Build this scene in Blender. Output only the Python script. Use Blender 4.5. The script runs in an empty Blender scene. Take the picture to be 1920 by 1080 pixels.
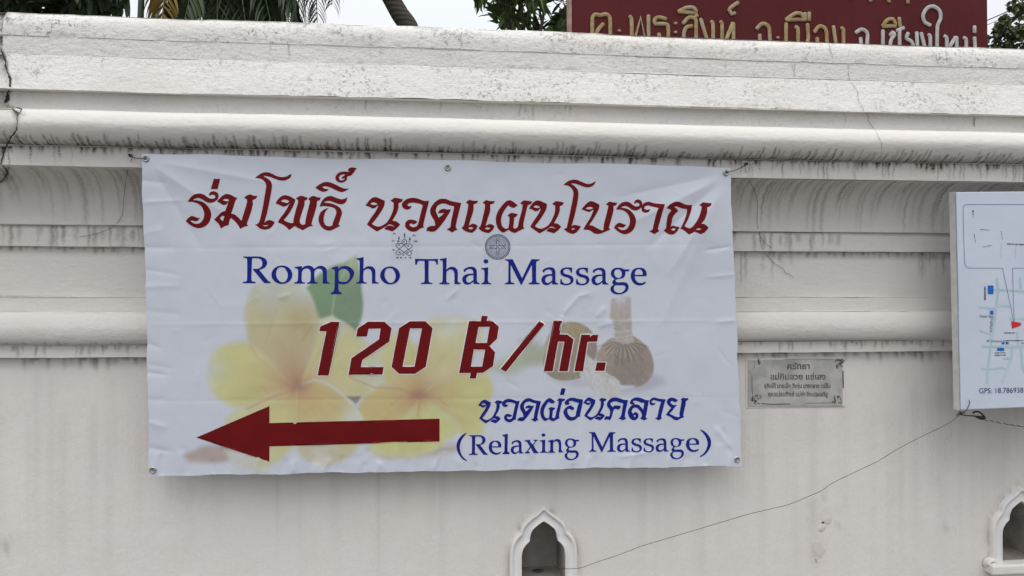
import bpy, bmesh, math, random
import numpy as np
from mathutils import Vector, Matrix
from mathutils.geometry import delaunay_2d_cdt

scene = bpy.context.scene
COL = scene.collection
R = math.radians

# ------------------------------------------------------------------ camera
CAM = np.array((0.0, -2.5, 1.5))
YAW, PITCH, FPX = R(-5.8), R(0.70), 1400.0          # photo focal length in photo pixels (1920 wide)
cam_d = bpy.data.cameras.new('camera')
cam = bpy.data.objects.new('camera', cam_d); COL.objects.link(cam)
cam.location = CAM
cam.rotation_euler = (R(90) + PITCH, 0, YAW)
cam_d.sensor_width = 36.0
cam_d.lens = 36.0 * FPX / 1920.0
cam_d.clip_start = 0.05; cam_d.clip_end = 2000
scene.camera = cam
scene.render.resolution_x, scene.render.resolution_y = 1024, 576

# ------------------------------------------------------------------ sky (overcast) and sun
SUN_EL, SUN_AZ = R(66), R(200)
world = bpy.data.worlds.new('World'); scene.world = world; world.use_nodes = True
nt = world.node_tree; nt.nodes.clear()
wo = nt.nodes.new('ShaderNodeOutputWorld'); bg = nt.nodes.new('ShaderNodeBackground')
sky = nt.nodes.new('ShaderNodeTexSky'); sky.sky_type = 'NISHITA'; sky.sun_disc = False
sky.sun_elevation = SUN_EL; sky.sun_rotation = SUN_AZ
sky.air_density = 1.0; sky.dust_density = 5.0; sky.ozone_density = 1.0
hs = nt.nodes.new('ShaderNodeHueSaturation'); hs.inputs['Saturation'].default_value = 0.25
tc = nt.nodes.new('ShaderNodeTexCoord'); sep = nt.nodes.new('ShaderNodeSeparateXYZ')
ramp = nt.nodes.new('ShaderNodeValToRGB')            # cloud deck: brighter overhead than at the horizon
ramp.color_ramp.elements[0].position = 0.0; ramp.color_ramp.elements[0].color = (6.3, 6.55, 7.1, 1)
ramp.color_ramp.elements[1].position = 1.0; ramp.color_ramp.elements[1].color = (14.0, 14.2, 14.6, 1)
cn = nt.nodes.new('ShaderNodeTexNoise'); cn.inputs['Scale'].default_value = 2.2; cn.inputs['Detail'].default_value = 5
cmul = nt.nodes.new('ShaderNodeMix'); cmul.data_type = 'RGBA'; cmul.blend_type = 'MULTIPLY'; cmul.inputs[0].default_value = 0.10
mixs = nt.nodes.new('ShaderNodeMix'); mixs.data_type = 'RGBA'; mixs.inputs[0].default_value = 0.88
L = nt.links.new
L(tc.outputs['Generated'], sep.inputs[0]); L(sep.outputs['Z'], ramp.inputs[0])
L(tc.outputs['Generated'], cn.inputs['Vector'])
L(ramp.outputs[0], cmul.inputs[6]); L(cn.outputs['Color'], cmul.inputs[7])
L(sky.outputs[0], hs.inputs['Color']); L(hs.outputs[0], mixs.inputs[6]); L(cmul.outputs[2], mixs.inputs[7])
L(mixs.outputs[2], bg.inputs['Color']); bg.inputs['Strength'].default_value = 0.119
L(bg.outputs[0], wo.inputs['Surface'])
sun_d = bpy.data.lights.new('sun', 'SUN'); sun_d.energy = 1.25; sun_d.angle = R(55); sun_d.color = (1, 0.96, 0.9)
sun = bpy.data.objects.new('sun', sun_d); COL.objects.link(sun)
sd = Vector((math.sin(SUN_AZ) * math.cos(SUN_EL), math.cos(SUN_AZ) * math.cos(SUN_EL), math.sin(SUN_EL)))
sun.rotation_euler = sd.to_track_quat('Z', 'Y').to_euler(); sun.location = (0, -6, 9)
scene.view_settings.view_transform = 'Standard'; scene.view_settings.look = 'None'
scene.view_settings.exposure = 0.0; scene.view_settings.gamma = 1.0
scene.view_settings.use_curve_mapping = False

# ------------------------------------------------------------------ surveying: photo pixel -> place in the scene
_rot = np.array(cam.rotation_euler.to_matrix())
def ray(px, py):
    px = np.asarray(px, float); py = np.asarray(py, float)
    d = np.stack([(px - 960) / FPX, -(py - 540) / FPX, -np.ones_like(px)], -1)
    return d @ _rot.T
def on_plane(px, py, Y):
    d = ray(px, py); t = (Y - CAM[1]) / d[..., 1]
    return CAM + d * t[..., None]
def P(px, py, Y): return Vector(on_plane(px, py, Y))
def zfoot(py, p):                                    # height of a moulding edge that stands p metres proud
    return float(on_plane(817.0, py, -p)[2])

# ------------------------------------------------------------------ helpers
def tag(o, label=None, cat=None, group=None, kind=None):
    for k, v in (('label', label), ('category', cat), ('group', group), ('kind', kind)):
        if v: o[k] = v
    return o
def empty(name, loc=(0, 0, 0)):
    o = bpy.data.objects.new(name, None); COL.objects.link(o); o.location = loc; o.empty_display_size = 0.1
    return o
def adopt(o, parent):
    """parts are modelled in place; only the thing's own Empty carries an offset"""
    if parent is not None:
        o.parent = parent
        o.matrix_parent_inverse = Matrix.Translation(parent.location).inverted() if parent.type == 'EMPTY' else Matrix.Identity(4)
    return o
def mesh_obj(name, verts, faces, mat, parent=None, smooth=False):
    me = bpy.data.meshes.new(name)
    me.from_pydata([tuple(map(float, v)) for v in verts], [], faces)
    if mat: me.materials.append(mat)
    if smooth: me.polygons.foreach_set('use_smooth', [True] * len(me.polygons))
    me.update()
    o = bpy.data.objects.new(name, me); COL.objects.link(o)
    return adopt(o, parent)
def np_mesh(name, V, F, mat, parent=None, smooth=True, attrs=None):
    """V (n,3) array, F (m,4) or (m,3) int array"""
    V = np.ascontiguousarray(V, np.float32); F = np.ascontiguousarray(F, np.int32)
    me = bpy.data.meshes.new(name); k = F.shape[1]
    me.vertices.add(len(V)); me.vertices.foreach_set('co', V.ravel())
    me.loops.add(F.size); me.loops.foreach_set('vertex_index', F.ravel())
    me.polygons.add(len(F)); me.polygons.foreach_set('loop_start', np.arange(0, F.size, k, dtype=np.int32))
    me.polygons.foreach_set('use_smooth', np.full(len(F), smooth))
    me.update(calc_edges=True); me.validate()
    for an, av in (attrs or {}).items():
        av = np.asarray(av, np.float32)
        if av.ndim == 1:
            a = me.attributes.new(an, 'FLOAT', 'POINT'); a.data.foreach_set('value', av)
        else:
            a = me.attributes.new(an, 'FLOAT_COLOR', 'POINT')
            if av.shape[1] == 3: av = np.hstack([av, np.ones((len(av), 1), np.float32)])
            a.data.foreach_set('color', av.ravel())
    if mat: me.materials.append(mat)
    o = bpy.data.objects.new(name, me); COL.objects.link(o)
    return adopt(o, parent)
def grid_faces(nr, nc):
    i = np.arange(nr - 1)[:, None] * nc + np.arange(nc - 1)[None, :]
    return np.stack([i, i + 1, i + nc + 1, i + nc], -1).reshape(-1, 4)
def tube_data(pts, rad, n=6, caps=True, flat=1.0):
    pts = [Vector(p) for p in pts]; V = []; F = []
    rads = rad if hasattr(rad, '__len__') else [rad] * len(pts)
    up = Vector((0, -1, 0.02)).normalized()
    for i, p in enumerate(pts):
        t = (pts[min(i + 1, len(pts) - 1)] - pts[max(i - 1, 0)])
        t = t.normalized() if t.length > 1e-9 else Vector((0, 0, 1))
        u = up if abs(t.dot(up)) < 0.95 else Vector((1, 0, 0))
        a = t.cross(u).normalized(); b = a.cross(t).normalized()
        for k in range(n):
            th = 2 * math.pi * k / n
            V.append(p + a * (math.cos(th) * rads[i]) + b * (math.sin(th) * rads[i] * flat))
    for i in range(len(pts) - 1):
        for k in range(n):
            F.append((i * n + k, i * n + (k + 1) % n, (i + 1) * n + (k + 1) % n, (i + 1) * n + k))
    if caps:
        F.append(tuple(range(n))[::-1]); F.append(tuple((len(pts) - 1) * n + k for k in range(n)))
    return V, F
def tube(name, pts, rad, mat, parent=None, n=6, flat=1.0):
    V, F = tube_data(pts, rad, n, True, flat)
    return mesh_obj(name, V, F, mat, parent, True)
def join_data(parts):
    V, F = [], []
    for v, f in parts:
        o = len(V); V += list(v); F += [tuple(i + o for i in q) for q in f]
    return V, F
def box_data(x0, x1, y0, y1, z0, z1):
    V = [(x, y, z) for x in (x0, x1) for y in (y0, y1) for z in (z0, z1)]
    F = [(0, 1, 3, 2), (4, 6, 7, 5), (0, 4, 5, 1), (2, 3, 7, 6), (0, 2, 6, 4), (1, 5, 7, 3)]
    return V, F
def bevel(o, w=0.003, seg=2):
    bm = bmesh.new(); bm.from_mesh(o.data)
    bmesh.ops.bevel(bm, geom=bm.edges[:], offset=w, segments=seg, affect='EDGES', profile=0.5)
    bm.to_mesh(o.data); bm.free(); return o
def spline(pts, sub=5, closed=True, corner=42):
    """smooth a traced outline, keeping real corners"""
    P_ = [np.array(p, float) for p in pts]; n = len(P_); out = []
    sharp = []
    for i in range(n):
        if not closed and i in (0, n - 1): sharp.append(True); continue
        a = P_[i] - P_[i - 1]; b = P_[(i + 1) % n] - P_[i]
        ang = abs(math.degrees(math.atan2(a[0] * b[1] - a[1] * b[0], a @ b)))
        sharp.append(ang > corner)
    for i in range(n if closed else n - 1):
        p1, p2 = P_[i], P_[(i + 1) % n]
        p0 = p1 - (p2 - p1) if sharp[i] else P_[i - 1]
        p3 = p2 + (p2 - p1) if sharp[(i + 1) % n] else P_[(i + 2) % n]
        if sharp[i] and sharp[(i + 1) % n]: out.append(p1); continue
        d = np.linalg.norm(p2 - p1)
        m1 = (p2 - p0) * 0.5; m2 = (p3 - p1) * 0.5
        for m in (m1, m2):
            l = np.linalg.norm(m)
            if l > d: m *= d / l
        for k in range(sub):
            t = k / sub; t2 = t * t; t3 = t2 * t
            out.append((2*t3-3*t2+1)*p1 + (t3-2*t2+t)*m1 + (-2*t3+3*t2)*p2 + (t3-t2)*m2)
    if not closed: out.append(P_[-1])
    return np.array(out)
def inside(poly, x, y):
    poly = np.asarray(poly); c = np.zeros(np.shape(x), bool); n = len(poly); j = n - 1
    for i in range(n):
        xi, yi = poly[i]; xj, yj = poly[j]
        if yi != yj:
            c ^= ((yi > y) != (yj > y)) & (x < (xj - xi) * (y - yi) / (yj - yi) + xi)
        j = i
    return c
def seg_dist(poly, x, y, closed=True):
    d = np.full(np.shape(x), 1e9); n = len(poly)
    for i in range(n if closed else n - 1):
        a = poly[i]; b = poly[(i + 1) % n]
        vx, vy = b[0] - a[0], b[1] - a[1]; l = vx * vx + vy * vy + 1e-12
        t = np.clip(((x - a[0]) * vx + (y - a[1]) * vy) / l, 0, 1)
        d = np.minimum(d, np.hypot(x - a[0] - t * vx, y - a[1] - t * vy))
    return d
def vnoise(x, y, seed=0):
    """smooth value noise, numpy"""
    xi = np.floor(x).astype(np.int64); yi = np.floor(y).astype(np.int64); xf = x - xi; yf = y - yi
    def h(a, b):
        n = (a * 374761393 + b * 668265263 + seed * 144665) & 0x7fffffff
        n = ((n ^ (n >> 13)) * 1274126177) & 0x7fffffff
        return ((n ^ (n >> 16)) & 0xffff) / 65535.0
    u = xf * xf * (3 - 2 * xf); v = yf * yf * (3 - 2 * yf)
    return (h(xi, yi) * (1 - u) + h(xi + 1, yi) * u) * (1 - v) + (h(xi, yi + 1) * (1 - u) + h(xi + 1, yi + 1) * u) * v
def fbm(x, y, seed=0, o=4):
    s = 0; a = 0.5
    for k in range(o): s = s + a * vnoise(x * 2 ** k, y * 2 ** k, seed + k * 17); a *= 0.5
    return s / (1 - 0.5 ** o)
def sstep(a, b, x):
    t = np.clip((x - a) / (b - a), 0, 1); return t * t * (3 - 2 * t)

# ------------------------------------------------------------------ materials
class NB:
    def __init__(s, name):
        s.m = bpy.data.materials.new(name); s.m.use_nodes = True; s.t = s.m.node_tree
        s.b = s.t.nodes['Principled BSDF']
    def n(s, typ, **kw):
        q = s.t.nodes.new(typ)
        for k, v in kw.items(): setattr(q, k, v)
        return q
    def l(s, a, b): s.t.links.new(a, b)
    def noise(s, scale, detail=4, rough=0.55, vec=None, stretch=None):
        q = s.n('ShaderNodeTexNoise'); q.inputs['Scale'].default_value = scale
        q.inputs['Detail'].default_value = detail; q.inputs['Roughness'].default_value = rough
        if vec is None:
            vec = s.n('ShaderNodeTexCoord').outputs['Object']
        if stretch:
            mp = s.n('ShaderNodeMapping'); mp.inputs['Scale'].default_value = stretch; s.l(vec, mp.inputs[0]); vec = mp.outputs[0]
        s.l(vec, q.inputs['Vector']); return q.outputs[0]
    def rng(s, x, a, b, c=0.0, d=1.0):
        q = s.n('ShaderNodeMapRange'); s.l(x, q.inputs[0])
        for i, v in enumerate((a, b, c, d)): q.inputs[i + 1].default_value = v
        return q.outputs[0]
    def math(s, op, a, b):
        q = s.n('ShaderNodeMath', operation=op)
        for i, v in enumerate((a, b)):
            if isinstance(v, (int, float)): q.inputs[i].default_value = v
            else: s.l(v, q.inputs[i])
        return q.outputs[0]
    def mix(s, f, a, b, blend='MIX'):
        q = s.n('ShaderNodeMix', data_type='RGBA', blend_type=blend)
        for i, v in ((0, f), (6, a), (7, b)):
            if isinstance(v, (int, float)): q.inputs[i].default_value = v
            elif isinstance(v, tuple): q.inputs[i].default_value = (*v, 1) if len(v) == 3 else v
            else: s.l(v, q.inputs[i])
        return q.outputs[2]
    def attr(s, name, out='Fac'):
        return s.n('ShaderNodeAttribute', attribute_name=name).outputs[out]
    def bump(s, h, strength, dist=0.002):
        q = s.n('ShaderNodeBump'); q.inputs['Strength'].default_value = strength; q.inputs['Distance'].default_value = dist
        s.l(h, q.inputs['Height']); s.l(q.outputs[0], s.b.inputs['Normal'])
    def color(s, c):
        if isinstance(c, tuple): s.b.inputs['Base Color'].default_value = (*c, 1)
        else: s.l(c, s.b.inputs['Base Color'])
        return s
    def done(s, rough=0.8, spec=0.3, metal=0.0):
        s.b.inputs['Roughness'].default_value = rough
        s.b.inputs['Specular IOR Level'].default_value = spec; s.b.inputs['Metallic'].default_value = metal
        return s.m

def plaster(name, tint=(0.76, 0.725, 0.675), brush=(3, 1, 11), specks=0.55, rough=1.0, brk=1.0, vary=0.93):
    k = NB(name)
    big = k.noise(1.7, 5); mid = k.noise(9.0, 5, 0.65); fine = k.noise(95.0, 4, 0.7)
    br = k.noise(7.0, 5, 0.65, stretch=brush)
    c = k.mix(k.rng(big, 0.3, 0.72), tint, tuple(v * f for v, f in zip(tint, (vary, vary * 1.012, vary * 1.04))))
    c = k.mix(k.rng(mid, 0.42, 0.75, 0, 0.22), c, tuple(v * f for v, f in zip(tint, (0.86, 0.82, 0.76))))
    c = k.mix(k.rng(br, 0.5, 0.8, 0, 0.22 * brk), c, tuple(v * 0.88 for v in tint))
    # lichen / dirt specks on weathered surfaces
    g = k.attr('grime')
    patchy = k.rng(k.noise(5.5, 4), 0.42, 0.60)
    sp = k.math('MULTIPLY', k.rng(k.noise(75.0, 6, 0.8), 0.53, 0.60), patchy)
    sp = k.math('MAXIMUM', sp, k.rng(k.noise(130.0, 3, 0.6, stretch=(1, 1, 1.6)), 0.655, 0.70, 0, 0.8))
    sp = k.math('MULTIPLY', sp, g)
    c = k.mix(k.math('MULTIPLY', sp, specks), c, (0.16, 0.145, 0.125))
    yl = k.math('MULTIPLY', k.rng(k.noise(3.4, 4, stretch=(1, 1, 3)), 0.5, 0.78), g)
    c = k.mix(k.math('MULTIPLY', yl, 0.35), c, (0.52, 0.46, 0.37))
    # run-off stains, each one a stroke stored on the mesh
    st = k.attr('stain')
    st = k.math('MULTIPLY', st, k.rng(k.noise(150.0, 3, 0.6), 0.25, 0.62, 0.55, 1.12))
    c = k.mix(k.rng(st, 0.0, 1.0), c, (0.066, 0.042, 0.027))
    pt = k.attr('patch')
    c = k.mix(k.math('MULTIPLY', pt, 0.6), c, (0.63, 0.56, 0.50))
    k.color(c)
    h = k.math('ADD', k.math('MULTIPLY', fine, 0.30 * rough), k.math('ADD', k.math('MULTIPLY', br, 0.75 * brk), k.math('MULTIPLY', mid, 0.6)))
    h = k.math('ADD', h, k.math('MULTIPLY', k.noise(36.0, 5, 0.7), 0.55 * rough))
    k.bump(h, 0.6, 0.007)
    return k.done(0.85, 0.2)
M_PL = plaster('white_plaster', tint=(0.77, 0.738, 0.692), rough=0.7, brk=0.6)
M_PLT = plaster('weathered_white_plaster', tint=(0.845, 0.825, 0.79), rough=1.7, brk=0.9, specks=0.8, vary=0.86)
M_PLW = plaster('smooth_wall_paint', tint=(0.765, 0.732, 0.69), brush=(10, 1, 0.6), rough=0.35, brk=0.6, vary=0.9)
M_NPAINT = plaster('fresh_niche_paint', tint=(0.78, 0.765, 0.745), rough=0.25, brk=0.1)
def simple(name, c, rough=0.6, spec=0.3, metal=0.0, var=0.12, scale=20, bump=0.0, bs=60):
    k = NB(name); n = k.noise(scale, 4)
    k.color(k.mix(k.rng(n, 0.3, 0.7), tuple(v * (1 - var) for v in c), tuple(min(1, v * (1 + var)) for v in c)))
    if bump: k.bump(k.noise(bs, 4), bump, 0.003)
    return k.done(rough, spec, metal)
M_HAIR = simple('hairline_grey', (0.30, 0.28, 0.26), 0.95, 0.05)
M_CRACK = simple('crack_dark', (0.06, 0.054, 0.048), 0.95, 0.05)
M_SOOT = None

# ================================================================== GROUND
k = NB('paving'); n1 = k.noise(2.0, 5); n2 = k.noise(60, 4)
k.color(k.mix(k.rng(n1, 0.3, 0.7), (0.115, 0.11, 0.105), (0.17, 0.163, 0.152))); k.bump(n2, 0.4, 0.004); M_PAVE = k.done(0.9, 0.2)
k = NB('asphalt'); n2 = k.noise(90, 4, 0.7)
k.color(k.mix(k.rng(n2, 0.3, 0.7), (0.04, 0.04, 0.041), (0.075, 0.073, 0.07))); k.bump(n2, 0.6, 0.004); M_ASPH = k.done(0.9, 0.2)
k = NB('yard_soil'); n1 = k.noise(1.1, 6); k.color(k.mix(k.rng(n1, 0.35, 0.65), (0.10, 0.085, 0.06), (0.06, 0.085, 0.035))); M_YARD = k.done(0.95, 0.1)
g = mesh_obj('ground', [(-900, -900, -0.13), (900, -900, -0.13), (900, 900, -0.13), (-900, 900, -0.13)], [(0, 1, 2, 3)], M_YARD)
tag(g, kind='structure')
rd = mesh_obj('road', [(-200, -11.0, -0.12), (200, -11.0, -0.12), (200, -3.62, -0.12), (-200, -3.62, -0.12)], [(0, 1, 2, 3)], M_ASPH); tag(rd, kind='structure')
V, F = box_data(-200, 200, -3.6, 0.9, -0.125, 0.0)
tag(mesh_obj('pavement', V, F, M_PAVE), kind='structure')

# ================================================================== WALL
wall = tag(empty('boundary_wall', (0.4, 0.25, 0)), 'white plastered boundary wall with stacked cornice mouldings and dark run-off drips', 'wall')
# profile rows: (photo row at the foot of the perpendicular, metres proud of the wall face), bottom to top
E_ = {}
def edge(name, py, p): E_[name] = (p, zfoot(py, p)); return E_[name]
e_f3b = edge('fillet low bottom', 665, 0.026); e_f3t = edge('fillet low top', 643, 0.026)
e_t2b = edge('torus low bottom', 641.5, 0.034); e_t2t = edge('torus low top', 585, 0.036)
e_f2b = edge('fillet mid bottom', 584, 0.034); e_f2t = edge('fillet mid top', 557.2, 0.030)
e_bb = edge('band bottom', 556.5, 0.010); e_bt = edge('band top', 466.8, 0.012)
e_f1b = edge('fillet up bottom', 466, 0.034); e_f1t = edge('fillet up top', 429, 0.034)
e_cb = edge('cavetto bottom', 427, 0.046); e_ct = edge('cavetto top', 324.5, 0.165)
e_ffb = edge('fascia bottom', 322.5, 0.185); e_fft = edge('fascia top', 288, 0.188)
e_tb = edge('torus bottom', 286, 0.192); e_tt = edge('torus top', 223.5, 0.200)
e_gb = edge('grey band bottom', 222.5, 0.192); e_gt = edge('grey band top', 187.5, 0.196)
e_sb = edge('slope bottom', 186.8, 0.224); e_st = edge('slope top', 125.3, 0.1926)
e_hb = edge('upper band bottom', 125, 0.1922); e_ht = edge('upper band top', 92.2, 0.1912)
e_kb = edge('coping bottom', 91.8, 0.1925); e_kt = edge('coping top', 52, 0.170)

def lerp_rows(a, b, n): return [(a[0] + (b[0] - a[0]) * t, a[1] + (b[1] - a[1]) * t) for t in np.linspace(0, 1, n)]
def bulge_rows(a, b, depth, n, low=0.8):
    """half-round moulding between two edges; bulges towards the street"""
    out = []
    for t in np.linspace(0, 1, n):
        th = math.pi * t
        q = math.sin(th) ** low
        out.append((a[0] + (b[0] - a[0]) * t + depth * q, a[1] + (b[1] - a[1]) * (0.5 - 0.5 * math.cos(th) * (0.62 + 0.38 * abs(math.cos(th))))))
    return out
def cavetto_rows(a, b, n):
    out = []
    for t in np.linspace(0, 1, n):
        out.append((a[0] + (b[0] - a[0]) * (1 - math.cos(t * math.pi / 2)) ** 1.25, a[1] + (b[1] - a[1]) * math.sin(t * math.pi / 2) ** 0.88))
    return out
def coping_rows(a, b, n):
    out = []
    for t in np.linspace(0, 1, n):
        out.append((a[0] + (b[0] - a[0]) * t ** 3.2, a[1] + (b[1] - a[1]) * t ** 0.96))
    return out
xl, xr = -1.62, 2.42
XF = np.concatenate([np.linspace(-6, xl - 0.1, 12), np.arange(xl, xr, 0.0032), np.linspace(xr + 0.1, 7, 12)])
def crack_x(z):                                      # settlement joint at the far left
    pts = sorted(JOINT, key=lambda q: q[1])
    return np.interp(z, [q[1] for q in pts], [q[0] for q in pts])
PROFILE = []
def surf(px, py, off=0.0015):
    """photo pixel -> point on the built wall profile"""
    d = ray(px, py); best = None
    for (p0, z0), (p1, z1) in zip(PROFILE[:-1], PROFILE[1:]):
        y0, y1 = -p0, -p1
        # CAM + t d  = (y0 + s (y1-y0), z0 + s (z1-z0))
        a11, a12, a21, a22 = d[1], -(y1 - y0), d[2], -(z1 - z0)
        det = a11 * a22 - a12 * a21
        if abs(det) < 1e-12: continue
        b1, b2 = y0 - CAM[1], z0 - CAM[2]
        t = (b1 * a22 - a12 * b2) / det; s = (a11 * b2 - b1 * a21) / det
        if -1e-6 <= s <= 1 + 1e-6 and t > 0 and (best is None or t < best): best = t
    if best is None: best = 2.45 / d[1]
    q = CAM + d * best - d / np.linalg.norm(d) * off
    return q
PARTS = [
    ('fillet', lerp_rows(e_f3b, e_f3t, 8)), ('torus_moulding', bulge_rows(e_t2b, e_t2t, 0.030, 20)),
    ('fillet', lerp_rows(e_f2b, e_f2t, 8)), ('frieze_band', lerp_rows(e_bb, e_bt, 28)),
    ('fillet', lerp_rows(e_f1b, e_f1t, 12)), ('cavetto_moulding', cavetto_rows(e_cb, e_ct, 40)),
    ('fascia', lerp_rows(e_ffb, e_fft, 14)), ('torus_moulding', bulge_rows(e_tb, e_tt, 0.056, 34)),
    ('frieze_band', lerp_rows(e_gb, e_gt, 8)), ('weathered_slope', lerp_rows(e_sb, e_st, 14)),
    ('frieze_band', lerp_rows(e_hb, e_ht, 8)), ('coping', coping_rows(e_kb, e_kt, 14)),
]
for nme, rows in PARTS: PROFILE += rows
PROFILE = [(0.0, 0.0), (0.0, e_f3b[1])] + PROFILE
JOINT = [tuple(surf(x, y)[[0, 2]]) for x, y in ((3, 95), (10, 113), (12, 133), (20, 148), (19, 157), (13, 180), (9, 193), (34, 213), (32, 228), (32, 243), (17, 262), (7, 287), (2, 307), (14, 322), (13, 328), (1, 341), (-30, 350))]
rs = np.random.RandomState(4)
def wob(X, v, seed, amp):
    return (fbm(X * 1.3 + seed * 7.1, v * 3 + seed, seed) - 0.5) * amp * 2 + (fbm(X * 7 + seed, v * 9, seed + 50) - 0.5) * amp * 0.9
def drips(S, X, v, xs, v_top, length, width, strength, lean=0.0, bead=0.0, rs=rs):
    """paint individual run-off strokes; v is metres down the profile from its top edge"""
    for x0 in xs:
        w = width * rs.uniform(0.55, 1.5); ln = length * rs.uniform(0.35, 1.25); s = strength * rs.uniform(0.35, 1.1)
        t0 = v_top + rs.uniform(0, 0.25) * length
        i0, i1 = np.searchsorted(X, (x0 - 5 * w - 0.02, x0 + 5 * w + 0.02))
        if i1 - i0 < 2: continue
        xx = X[None, i0:i1]; dv = (v - t0)[:, None]
        cx = x0 + lean * (dv if True else 0) + 0.0015 * np.sin(dv * 160 + x0 * 50)
        a = np.exp(-((xx - cx) / w) ** 2) * sstep(-0.25 * ln, 0.06 * ln, dv) * (1 - sstep(0.35 * ln, ln, dv))
        if bead: a = a * (1 - bead * 0.5 * (1 + np.sin(dv * rs.uniform(600, 900) + x0 * 99)))
        S[:, i0:i1] = np.maximum(S[:, i0:i1], a * s)
def hanging(S, X, v, xs, top, bottom, width, strength, rs=rs):
    """strokes that fill towards their lower end, where the water hung and dried"""
    for x0 in xs:
        w = width * rs.uniform(0.6, 1.35); t0 = bottom - (bottom - top) * rs.uniform(0.45, 1.15); s = strength * rs.uniform(0.45, 1.1); be = bottom + rs.uniform(-.004, .004)
        i0, i1 = np.searchsorted(X, (x0 - 4 * w, x0 + 4 * w))
        if i1 - i0 < 2: continue
        u = np.clip((v - t0) / (be - t0 + 1e-6), 0, 1.2)[:, None]
        a = np.exp(-(np.abs(X[None, i0:i1] - x0 - .0012 * np.sin(v[:, None] * 140 + x0 * 60)) / w) ** 2.6) * (0.42 * sstep(0, .15, u) + 0.58 * sstep(.40, .85, u)) * (v[:, None] < be + .001)
        a = a * (1 - .30 * (.5 + .5 * np.sin(v[:, None] * rs.uniform(700, 1000) + x0 * 77)))
        S[:, i0:i1] = np.maximum(S[:, i0:i1], a * s)
def clustered(n, x0, x1, rs, seed):
    xs = rs.uniform(x0, x1, n * 3); d = fbm(xs * 2.3 + 31.7, xs * 0 + 3.3, seed, 3)
    xs = xs[d > np.quantile(d, 0.55)][:n]; return xs
def spaced(step, rs, keep=0.85, seed=1):
    xs = np.arange(xl, xr, step) + rs.uniform(-0.4, 0.4, len(np.arange(xl, xr, step))) * step
    d = fbm(xs * 1.9 + 11, xs * 0, seed, 3)
    return xs[(rs.uniform(0, 1, len(xs)) < keep) & (d > 0.36)]
RUN = np.arange(xl, xr, 0.0118) + rs.uniform(-.4, .4, len(np.arange(xl, xr, 0.0118))) * 0.0118
RUN = RUN[(rs.rand(len(RUN)) < .5 + .7 * sstep(.34, .5, fbm(RUN * 2.1 + 7, RUN * 0, 14, 3)))]
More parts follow.
